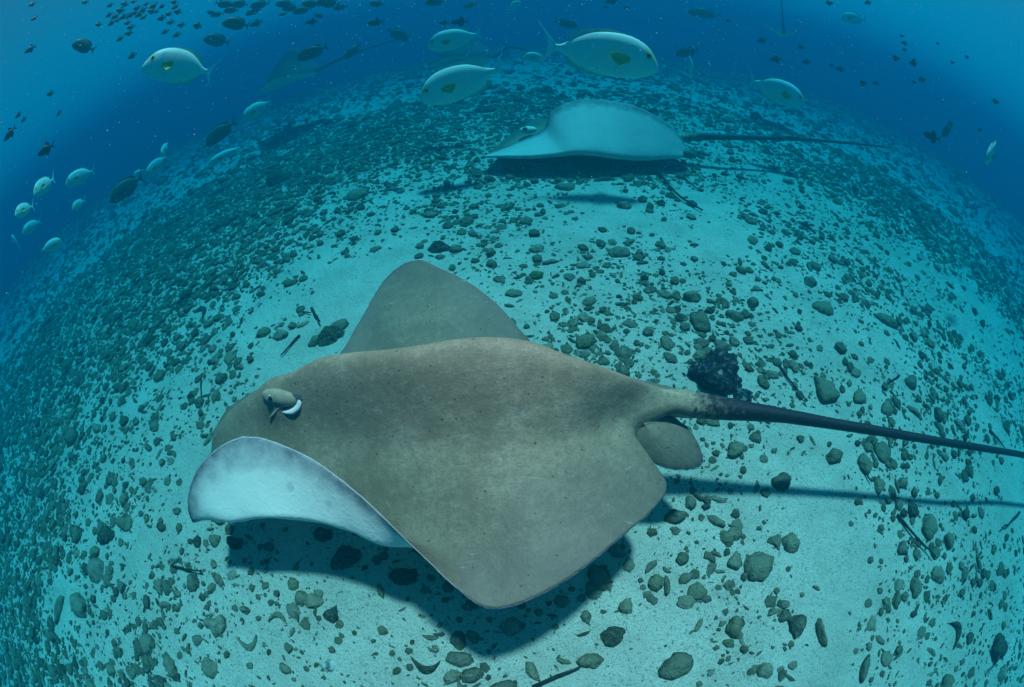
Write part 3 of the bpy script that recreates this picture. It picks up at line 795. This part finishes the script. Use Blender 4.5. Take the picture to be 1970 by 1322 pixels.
    me.attributes.new('tail', 'FLOAT', 'POINT').data.foreach_set('value', np.zeros(len(V), np.float32))
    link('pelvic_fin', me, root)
build_main_ray()

def build_white_ray():
    """second ray: near wing thrown up so that its white underside faces the camera"""
    root = link('stingray', None); base = at_z(1150, 310, 0.0); root.location = base; base = np.array(base)
    tag(root, 'stingray behind with its white underside raised towards the camera, skimming the sand', 'stingray', 'stingrays')
    mk = lambda px, py, y: at_y(px, py, y) - base
    #        margin (wing edge)       belly fold                 spine
    rows = [((928, 301, 2.10), (929, 301, 2.09), (930, 300, 2.12)),
            ((965, 287, 2.10), (975, 301, 2.03), (962, 286, 2.16)),
            ((1005, 269, 2.13), (1025, 301, 2.00), (995, 266, 2.22)),
            ((1045, 249, 2.17), (1072, 297, 1.99), (1030, 248, 2.28)),
            ((1062, 214, 2.20), (1105, 293, 1.98), (1070, 245, 2.32)),
            ((1100, 195, 2.22), (1140, 294, 1.98), (1115, 243, 2.34)),
            ((1150, 192, 2.22), (1178, 299, 1.98), (1160, 245, 2.34)),
            ((1205, 200, 2.20), (1212, 303, 2.00), (1205, 249, 2.33)),
            ((1255, 219, 2.18), (1248, 304, 2.02), (1245, 254, 2.31)),
            ((1298, 249, 2.15), (1282, 302, 2.05), (1280, 259, 2.28)),
            ((1322, 283, 2.12), (1310, 300, 2.08), (1300, 263, 2.25)),
            ((1335, 303, 2.10), (1322, 292, 2.14), (1312, 267, 2.24))]
    chains = []
    n = len(rows)
    for i, (m_, b, c) in enumerate(rows):
        M_, B_, C_ = mk(*m_), mk(*b), mk(*c)
        A_ = C_ * .45 + B_ * .55; A_[2] = C_[2] * .55 + B_[2] * .45
        mid = B_ * .5 + M_ * .5; w = math.sin(math.pi * i / (n - 1)); mid[1] -= .018 * w
        F_ = C_ + np.array([.02, .42 * w ** .7 + .005, -.06 * w]); f2 = C_ * .6 + F_ * .4; f2[2] += .02 * w
        chains.append([F_, f2, C_, A_, B_, mid, M_])
    tp = [(1285, 262, 2.26), (1312, 264, 2.24), (1350, 263, 2.22), (1400, 264, 2.20), (1460, 265, 2.18), (1540, 268, 2.14), (1620, 274, 2.08), (1712, 284, 2.0)]
    tr = [(.040, .024), (.036, .028), (.024, .024), (.019, .019), (.016, .016), (.013, .013), (.010, .010), (.006, .006)]
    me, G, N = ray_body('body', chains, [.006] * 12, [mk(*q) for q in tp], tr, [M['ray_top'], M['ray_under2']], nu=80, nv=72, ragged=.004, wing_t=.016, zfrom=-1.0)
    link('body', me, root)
    p = mk(1016, 250, 2.20)
    ax = (np.array([1., 0, 0]), np.array([0, 1., 0]), np.array([0, 0, 1.]))
    lid = link('eyelid', mesh_from('eyelid', *ellipsoid(p, ax, (.045, .022, .020)), M['flap']), root)
    e = link('eye', mesh_from('eye', *ellipsoid(mk(1010, 248, 2.185), ax, (.013, .012, .012)), M['eyeball']), root)
    link('pupil', mesh_from('pupil', *ellipsoid(mk(1010, 248, 2.172), ax, (.007, .004, .005), 10, 6), M['pupil']), e)
    # pelvic fin hanging at the rear
    out = [mk(1290, 292, 2.10), mk(1325, 290, 2.08), mk(1340, 297, 2.06), mk(1338, 306, 2.06), mk(1318, 304, 2.07), mk(1296, 300, 2.08)]
    V = out + [q + np.array([0, .012, .004]) for q in out]; k_ = len(out)
    F = [tuple(range(k_)), tuple(range(2 * k_ - 1, k_ - 1, -1))] + [(i, i + k_, (i + 1) % k_ + k_, (i + 1) % k_) for i in range(k_)]
    me = mesh_from('pelvic_fin', V, F, M['ray_top'])
    me.attributes.new('edge', 'FLOAT', 'POINT').data.foreach_set('value', np.full(len(V), .8, np.float32))
    me.attributes.new('tail', 'FLOAT', 'POINT').data.foreach_set('value', np.zeros(len(V), np.float32))
    link('pelvic_fin', me, root)
build_white_ray()

def build_far_ray(center, yaw, width, lift_near, lift_far, tail_curve, label, roll=0.0):
    """a whole ray in its own axes (x forward, y left): outline of the disc swept into fins that can be lifted"""
    root = link('stingray', None); root.location = center; root.rotation_euler = (roll, 0, yaw)
    tag(root, label, 'stingray', 'stingrays')
    xs = [.50, .46, .40, .32, .22, .10, -.02, -.14, -.25, -.34, -.40]
    mg = [(.50, .01), (.47, .12), (.42, .24), (.34, .37), (.22, .50), (.08, .58), (-.06, .55), (-.20, .44), (-.33, .30), (-.41, .16), (-.42, .03)]
    chains = []
    for x, (mx, my) in zip(xs, mg):
        c = np.array([x, 0, .10 * (1 - ((x - .05) / .55) ** 2)])
        def wing(f, sgn, lift):
            px = x + (mx - x) * f; py = my * f
            return np.array([px, sgn * py, c[2] * (1 - f) ** 1.3 + lift * py ** 1.7 * 1.3])
        chains.append([wing(1, -1, lift_far), wing(.66, -1, lift_far), wing(.33, -1, lift_far), c, wing(.33, 1, lift_near), wing(.66, 1, lift_near), wing(1, 1, lift_near)])
    chains = [[q * width for q in ch] for ch in chains]
    tp = [np.array(q) * width for q in tail_curve]
    tr = [(.05 * width, .03 * width), (.03 * width, .025 * width), (.018 * width, .018 * width), (.012 * width, .012 * width), (.007 * width, .007 * width)]
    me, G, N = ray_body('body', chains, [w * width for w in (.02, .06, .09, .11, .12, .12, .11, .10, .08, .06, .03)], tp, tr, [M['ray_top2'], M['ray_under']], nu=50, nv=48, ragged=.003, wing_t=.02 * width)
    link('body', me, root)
    for s in (1, -1):
        e = ellipsoid(np.array([.36, s * .075, .075]) * width, (np.array([1., 0, 0]), np.array([0, 1., 0]), np.array([0, 0, 1.])), (.03 * width, .02 * width, .022 * width), 10, 6)
        link('eye', mesh_from('eye', *e, M['eyeball']), root)
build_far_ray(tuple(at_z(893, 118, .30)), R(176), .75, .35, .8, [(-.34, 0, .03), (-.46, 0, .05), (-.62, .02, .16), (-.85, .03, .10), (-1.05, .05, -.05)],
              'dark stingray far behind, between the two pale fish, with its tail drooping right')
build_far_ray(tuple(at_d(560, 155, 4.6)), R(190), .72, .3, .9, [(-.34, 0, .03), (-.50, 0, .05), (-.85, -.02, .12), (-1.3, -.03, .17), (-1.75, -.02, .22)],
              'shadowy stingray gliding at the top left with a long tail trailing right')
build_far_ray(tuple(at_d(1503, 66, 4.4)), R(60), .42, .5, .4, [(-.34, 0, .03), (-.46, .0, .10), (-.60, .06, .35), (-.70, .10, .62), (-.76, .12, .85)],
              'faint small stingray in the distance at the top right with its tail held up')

def build_whip():
    pts = []
    for px, py, z in ((1255, 305, .06), (1262, 315, .035), (1275, 336, .02), (1290, 356, .015), (1312, 377, .014), (1332, 390, .014), (1352, 403, .013)):
        p = at_z(px, py, z); p[2] = z + float(ground_z(p[0], p[1])); pts.append(p)
    T = catmull(np.array(pts), np.linspace(0, len(pts) - 1, 30))
    V, F = tube(T, list(np.linspace(.0075, .004, 30)), 8)
    tag(link('sea_whip', mesh_from('sea_whip', V, F, M['twig'])), 'thin black whip-like stem curving over the sand from under the white-bellied ray', 'sea whip')
build_whip()

# ------------------------------------------------------------------ fish
def loft(prof, n=14):
    """prof rows: x, z_top, z_bottom, half width"""
    prof = catmull(np.array(prof, float), np.linspace(0, len(prof) - 1, 26))
    V, F = [], []
    for x, zt, zb, w in prof:
        zc, h = (zt + zb) / 2, max((zt - zb) / 2, .002); w = max(w, .002)
        for j in range(n):
            a = 2 * math.pi * j / n; V.append((x, w * math.copysign(abs(math.sin(a)) ** .85, math.sin(a)), zc + h * math.cos(a)))
    for i in range(len(prof) - 1):
        for j in range(n):
            j2 = (j + 1) % n; F.append((i * n + j, (i + 1) * n + j, (i + 1) * n + j2, i * n + j2))
    F.append(tuple(range(n))); F.append(tuple((len(prof) - 1) * n + j for j in range(n - 1, -1, -1)))
    return V, F
def fin_strip(root_pts, tip_pts, th=.006, curve=0.0):
    """thin solid fin between a root line and a tip line (x, z points; y bulges by curve)"""
    n = 16
    a = catmull(np.array(root_pts, float), np.linspace(0, len(root_pts) - 1, n)); b = catmull(np.array(tip_pts, float), np.linspace(0, len(tip_pts) - 1, n))
    V, F = [], []; rows = 4
    for s in (1, -1):
        for r in range(rows):
            f = r / (rows - 1)
            for p, q in zip(a, b):
                x = p + (q - p) * f; V.append((x[0], curve * f * f + s * th * (1 - .75 * f), x[1]))
    for s in range(2):
        o = s * rows * n
        for r in range(rows - 1):
            for j in range(n - 1):
                qd = (o + r * n + j, o + r * n + j + 1, o + (r + 1) * n + j + 1, o + (r + 1) * n + j); F.append(qd if s else qd[::-1])
    o = rows * n
    for j in range(n - 1):
        q = (rows - 1) * n + j; F.append((q, q + 1, o + q + 1, o + q))
        F.append((j + 1, j, o + j, o + j + 1))
    for j in (0, n - 1):
        for r in range(rows - 1):
            F.append((r * n + j, (r + 1) * n + j, o + (r + 1) * n + j, o + r * n + j))
    return V, F
def uvball(c, r, n=10):
    return ellipsoid(np.array(c), (np.array([1., 0, 0]), np.array([0, 1., 0]), np.array([0, 0, 1.])), r, n, 6)
SURG = [(.50, -.045, -.055, .006), (.475, .012, -.085, .028), (.43, .080, -.115, .050), (.36, .140, -.145, .064), (.24, .185, -.172, .074), (.08, .196, -.184, .074), (-.08, .170, -.165, .064), (-.20, .115, -.118, .046), (-.28, .060, -.062, .028), (-.34, .030, -.032, .018), (-.385, .030, -.032, .012)]
TRIG = [(.50, -.03, -.045, .008), (.46, .03, -.075, .03), (.36, .10, -.13, .055), (.20, .165, -.18, .065), (.05, .18, -.19, .062), (-.10, .14, -.145, .05), (-.20, .085, -.09, .035), (-.28, .045, -.045, .02), (-.33, .04, -.04, .012)]
SCH = [(.50, -.02, -.03, .01), (.45, .06, -.07, .04), (.32, .16, -.16, .065), (.12, .22, -.22, .075), (-.08, .19, -.19, .06), (-.22, .10, -.10, .035), (-.30, .05, -.05, .02), (-.35, .05, -.05, .012)]
def mirror(V): return [(x, -y, z) for x, y, z in V]
def fish_kit(kind):
    """mesh data of one kind of fish, shared by all of that kind"""
    kit = {}
    if kind in ('pale', 'dark'):
        bm_, fm, em, pm = (M['fish_pale'], M['fin_pale'], M['fin_edge'], M['yellow']) if kind == 'pale' else (M['fish_dark'], M['fin_dark'], M['fin_dark'], M['fin_dark'])
        kit['body'] = [mesh_from('body', *loft(SURG), bm_)]
        kit['dorsal_fin'] = [mesh_from('dorsal_fin', *fin_strip([(.28, .165), (.10, .190), (-.08, .165), (-.20, .11), (-.26, .068)], [(.25, .180), (.08, .212), (-.12, .192), (-.24, .145), (-.295, .098)]), em)]
        kit['anal_fin'] = [mesh_from('anal_fin', *fin_strip([(.10, -.178), (0, -.172), (-.08, -.162), (-.18, -.122), (-.26, -.068)], [(.08, -.192), (-.02, -.195), (-.12, -.184), (-.23, -.145), (-.29, -.096)]), em)]
        kit['tail_fin'] = [mesh_from('tail_fin', *fin_strip([(-.375, .030), (-.382, .015), (-.385, 0), (-.382, -.015), (-.375, -.030)], [(-.545, .225), (-.47, .105), (-.44, 0), (-.47, -.105), (-.545, -.215)]), fm)]
        pv = fin_strip([(.245, .015), (.245, .0), (.242, -.015), (.238, -.03)], [(.13, .045), (.085, .012), (.115, -.03), (.16, -.062)], .004, .055)
        pv = ([(x, y + .072, z) for x, y, z in pv[0]], pv[1])
        kit['pectoral_fin'] = [mesh_from('pectoral_fin', *pv, pm), mesh_from('pectoral_fin', mirror(pv[0]), [f[::-1] for f in pv[1]], pm)]
        kit['eye'] = [mesh_from('eye', *uvball((.395, s * .052, .055), (.020, .010, .020)), M['pupil']) for s in (1, -1)]
    elif kind == 'trigger':
        kit['body'] = [mesh_from('body', *loft(TRIG), M['trigger'])]
        kit['dorsal_fin'] = [mesh_from('dorsal_fin', *fin_strip([(.06, .175), (-.05, .155), (-.14, .12), (-.24, .065)], [(-.06, .315), (-.14, .25), (-.21, .18), (-.27, .11)]), M['trigger'])]
        kit['anal_fin'] = [mesh_from('anal_fin', *fin_strip([(.06, -.185), (-.05, -.165), (-.14, -.125), (-.24, -.065)], [(-.06, -.315), (-.14, -.25), (-.21, -.18), (-.27, -.11)]), M['trigger'])]
        kit['tail_fin'] = [mesh_from('tail_fin', *fin_strip([(-.32, .04), (-.33, 0), (-.32, -.04)], [(-.55, .20), (-.42, 0), (-.55, -.20)]), M['trigger'])]
    else:
        V, F = loft(SCH, 10)
        for fv, ff in (fin_strip([(.18, .20), (0, .21), (-.2, .11)], [(.10, .30), (-.08, .29), (-.27, .17)]), fin_strip([(.10, -.21), (-.05, -.2), (-.2, -.11)], [(.0, -.29), (-.12, -.27), (-.27, -.17)]),
                       fin_strip([(-.34, .05), (-.35, 0), (-.34, -.05)], [(-.54, .20), (-.44, 0), (-.54, -.20)])):
            o = len(V); V = list(V) + list(fv); F = list(F) + [tuple(q + o for q in f) for f in ff]
        kit['body'] = [mesh_from('school_fish', V, F, M['striped'])]
    return kit
KITS = {k_: fish_kit(k_) for k_ in ('pale', 'dark', 'trigger', 'school')}
def merged(kit):
    V, F, MI, mats = [], [], [], []
    for ms in kit.values():
        for me in ms:
            o = len(V); V += [v.co[:] for v in me.vertices]
            mt = me.materials[0]
            if mt not in mats: mats.append(mt)
            F += [tuple(q + o for q in p.vertices) for p in me.polygons]; MI += [mats.index(mt)] * len(me.polygons)
    out = mesh_from('small_fish', V, F)
    for mt in mats: out.materials.append(mt)
    out.polygons.foreach_set('material_index', MI); return out
SMALL = {k_: merged(KITS[k_]) for k_ in KITS}
def put_fish(kind, nose, tail, d, label, group, depth=0.0, name=None, whole=False, deep=1.1):
    """nose and tail pixel; depth > 0 means the nose is nearer to the camera (metres per metre of length)"""
    for q in (nose, tail):
        e = pdir(*q)[2]
        if e > 0: d = min(d, (BOX_TOP - .07 - CAM_H) / e)
    lpx = math.dist(nose, tail); L = lpx * d / LENS_PX
    a, b = at_d(*nose, d - depth * L / 2), at_d(*tail, d + depth * L / 2)
    fw = Vector(a - b); L = fw.length; fw.normalize()
    up = Vector((0, 0, 1)); up = (up - fw * up.dot(fw)).normalized(); lf = up.cross(fw)
    c = (a + b) / 2
    m_ = Matrix(((fw.x, lf.x, up.x, c[0]), (fw.y, lf.y, up.y, c[1]), (fw.z, lf.z, up.z, c[2]), (0, 0, 0, 1))) @ Matrix.Diagonal((L, L, L * deep, 1))
    nm = name or {'pale': 'surgeonfish', 'dark': 'surgeonfish', 'trigger': 'triggerfish', 'school': 'school_fish'}[kind]
    if whole:
        o = link(nm, SMALL[kind]); o.matrix_world = m_
    else:
        o = link(nm, None); o.matrix_world = m_
        for part, ms in KITS[kind].items():
            for me in ms: link(part, me, o)
    tag(o, label, 'fish', group); return o
PALE, DARK, TRG = 'pale surgeonfish', 'dark surgeonfish', 'black triggerfish'
put_fish('pale', (1269, 124), (1040, 88), 1.95, 'biggest pale fish with yellow face swimming right above the white-bellied ray', PALE)
put_fish('pale', (807, 188), (975, 128), 2.1, 'pale blue fish heading left and down just left of the white-bellied ray', PALE)
put_fish('pale', (822, 88), (930, 64), 2.7, 'smaller pale fish swimming left in front of the dark far ray', PALE)
put_fish('pale', (276, 120), (415, 141), 2.1, 'pale fish with yellow pectoral fin swimming left alone in open water at upper left', PALE)
put_fish('pale', (1550, 198), (1437, 152), 2.9, 'pale fish facing right over the right-hand slope', PALE)
put_fish('pale', (64, 372), (106, 343), 2.5, 'pale fish near the left edge turned towards the camera with bright yellow fins', PALE, .95)
put_fish('pale', (125, 354), (184, 327), 3.0, 'pale fish swimming left just right of the one turned to the camera', PALE, .2)
put_fish('pale', (28, 412), (66, 396), 2.5, 'whitish fish at the left edge below the yellow-finned one', PALE, .9)
put_fish('pale', (42, 448), (80, 424), 3.6, 'faint grey fish under the whitish fish at the left edge', PALE, .3)
put_fish('pale', (120, 464), (76, 484), 2.6, 'pale blue fish low over the rubble at the left edge', PALE, .1)
put_fish('pale', (22, 452), (38, 478), 3.6, 'ghostly fish at the far left edge at the bottom of the group', PALE, .5)
put_fish('dark', (210, 386), (276, 338), 2.7, 'dark olive fish nosing along the left slope', DARK, .15)
put_fish('pale', (280, 338), (323, 298), 3.6, 'faint pale fish above the dark olive fish on the left slope', PALE, .3)
put_fish('pale', (256, 338), (278, 326), 3.6, 'tiny pale fish between the olive fish and the faint one', PALE, .2)
put_fish('pale', (310, 300), (324, 272), 3.4, 'faint fish seen head-on at the rim of the left slope', PALE, .9)
put_fish('pale', (138, 402), (165, 384), 3.4, 'faint fish with yellow fins right of the whitish fish at left', PALE, .8)
put_fish('dark', (395, 278), (455, 232), 3.0, 'dark fish slanting down to the left over the upper left slope', DARK, .1)
put_fish('pale', (465, 230), (524, 192), 3.3, 'pale fish fading into the haze on the upper left slope', PALE, .2)
put_fish('pale', (400, 315), (470, 280), 3.6, 'long faint fish lying close to the rubble on the upper left slope', PALE, 0, deep=.6)
put_fish('dark', (571, 113), (632, 88), 2.7, 'grey fish swimming left above the shadowy stingray at top left', DARK)
put_fish('dark', (392, 73), (443, 83), 3.2, 'blurred grey fish swimming left above the lone pale fish', DARK)
put_fish('dark', (428, 42), (481, 50), 2.3, 'dark fish with yellowish fins at top left below the school', DARK)
put_fish('dark', (140, 82), (183, 97), 2.2, 'round dark fish alone in the bright water at upper left', DARK)
put_fish('dark', (786, 76), (744, 56), 3.5, 'dim fish facing right at the top centre', DARK)
put_fish('dark', (663, 112), (694, 84), 3.5, 'dim fish above the tail of the shadowy stingray', DARK, .3)
put_fish('pale', (1007, 108), (1056, 114), 3.1, 'hazy fish behind the tail of the biggest pale fish', PALE, .3)
put_fish('dark', (1112, 50), (1066, 40), 3.6, 'dim fish at the top above the biggest pale fish', DARK)
put_fish('pale', (1000, 2), (975, 22), 3.0, 'pale fish slanting up at the top edge in the centre', PALE)
put_fish('pale', (1330, 150), (1326, 104), 2.9, 'pale fish seen from behind beside the head of the biggest pale fish', PALE, -.9)
put_fish('dark', (1300, 104), (1345, 96), 3.2, 'dark fish just above the fish seen from behind', DARK)
put_fish('dark', (1322, 22), (1390, 30), 4.2, 'long hazy fish at the top edge right of centre', DARK, deep=.8)
put_fish('pale', (1618, 34), (1668, 38), 4.2, 'hazy pale fish in open water at top right', PALE)
put_fish('pale', (1897, 312), (1918, 268), 2.4, 'fish facing the camera above the far right rim of the slope', PALE, .95)
put_fish('dark', (1812, 262), (1832, 240), 2.8, 'dim fish beside the black triggerfish at the right rim', DARK, .4)
T_ = [((72, 298), (105, 277), 1.9, 'black triggerfish swimming left above the pale group at the left edge', .0),
      ((7, 271), (31, 243), 1.9, 'black triggerfish diving at the left border', 0),
      ((47, 101), (70, 88), 2.2, 'small dark triggerfish in bright water near the left border', 0),
      ((29, 228), (42, 214), 2.6, 'small dark fish above the diving triggerfish', 0), ((40, 236), (52, 224), 3.0, 'tiny dim fish just right of the small dark fish at left', 0),
      ((109, 224), (119, 210), 2.8, 'tiny dark fish alone in mid water at left', 0),
      ((706, 45), (739, 42), 2.6, 'black triggerfish at the top left of centre', 0), ((867, 43), (902, 41), 2.6, 'black triggerfish at the top in the centre', 0),
      ((844, 44), (864, 43), 3.0, 'smaller dark fish touching the black triggerfish at the top centre', 0), ((587, 44), (612, 40), 2.7, 'dark triggerfish near the top left', 0),
      ((1776, 255), (1810, 270), 2.2, 'black triggerfish over the right rim of the slope', 0), ((1164, 4), (1190, 0), 2.8, 'dark fish cut by the top edge', 0),
      ((480, 50), (506, 40), 2.9, 'dark slender fish right of the yellowish-finned dark fish', 0)]
for a, b, d, lab, dp in T_: put_fish('trigger', a, b, d, lab, TRG, dp)
rng = np.random.default_rng(3)
for px, py, l in ((1466, 78, 20), (1492, 114, 24), (1540, 90, 15), (1551, 119, 18), (1616, 133, 19), (1740, 83, 14), (1723, 112, 18), (1757, 122, 18), (1660, 160, 16), (1685, 160, 13), (1774, 153, 16), (1740, 96, 11), (1735, 69, 10), (1832, 120, 9), (1860, 110, 9),
                  (1804, 84, 9), (1915, 195, 15), (1828, 237, 12), (1600, 126, 10), (1758, 116, 9), (1670, 5, 14), (1595, 6, 16), (1400, 40, 12), (1885, 250, 10), (1758, 158, 10), (1205, 15, 12), (1165, 14, 10)):
    sg = 1 if rng.uniform() < .5 else -1; t = rng.uniform(-.35, .35)
    put_fish('trigger', (px - sg * l / 2, py - t * l / 2), (px + sg * l / 2, py + t * l / 2), rng.uniform(2.3, 3.2), 'tiny dark triggerfish hovering in the blue water at upper right', 'tiny triggerfish at upper right', rng.uniform(-.3, .3), whole=True)
for px, py in ((212, 10), (210, 29), (240, 8), (232, 20), (238, 32), (226, 39), (215, 44), (250, 30), (259, 25), (268, 28), (276, 33), (281, 8), (295, 11), (301, 22), (311, 35), (325, 27), (312, 12), (335, 4), (337, 13), (342, 23), (328, 43), (349, 48),
               (318, 61), (252, 52), (248, 64), (190, 47), (380, 50), (340, 67), (231, 74), (275, 20), (245, 44), (257, 3), (292, 22), (222, 31), (264, 15), (164, 4), (62, 8), (66, 35), (255, 107), (97, 180)):
    l = rng.uniform(12, 18); t = rng.uniform(-.9, .3)
    put_fish('school', (px - l / 2, py - t * l / 2), (px + l / 2, py + t * l / 2), rng.uniform(2.0, 2.5), 'tiny striped fish in the school at the top left', 'striped school fish', rng.uniform(-.4, .4), whole=True)
for px, py, l in ((405, 24, 18), (430, 8, 34), (418, 28, 26), (445, 20, 30), (462, 8, 34), (500, 9, 40), (488, 22, 32), (548, 8, 36), (545, 27, 16), (560, 16, 34), (582, 20, 38), (598, 8, 34), (632, 6, 46), (655, 14, 28), (612, 30, 18), (725, 8, 30), (838, 4, 40), (905, 10, 26)):
    sg = 1 if rng.uniform() < .7 else -1; t = rng.uniform(-.5, .2)
    put_fish('dark', (px - sg * l / 2, py - t * l / 2), (px + sg * l / 2, py + t * l / 2), rng.uniform(2.7, 3.3), 'dim blue-grey fish in the dense shoal along the top edge', 'shoal along the top edge', rng.uniform(-.3, .3), whole=True)

# ------------------------------------------------------------------ drifting particles
def marine_snow():
    rng = np.random.default_rng(31); Vs, Ts, off = [], [], 0
    p, t = LOWT[0]
    for _ in range(2200):
        px, py = rng.uniform(0, PXW), min(rng.exponential(260), 1250); d = rng.uniform(.7, 3.2)
        c = at_d(px, py, d)
        if c[2] < .06 or c[2] > BOX_TOP - .05: continue
        r = d * rng.choice([.0008, .0011, .0015, .0022], p=[.45, .33, .17, .05])
        Vs.append(p * r * [1, 1, rng.uniform(.6, 1.8)] + c); Ts.append(t + off); off += len(p)
    o = link('marine_snow', big_mesh('marine_snow', np.concatenate(Vs), np.concatenate(Ts), M['snow']))
    tag(o, 'fine white specks drifting in the water', 'particles', kind='stuff')
marine_snow()
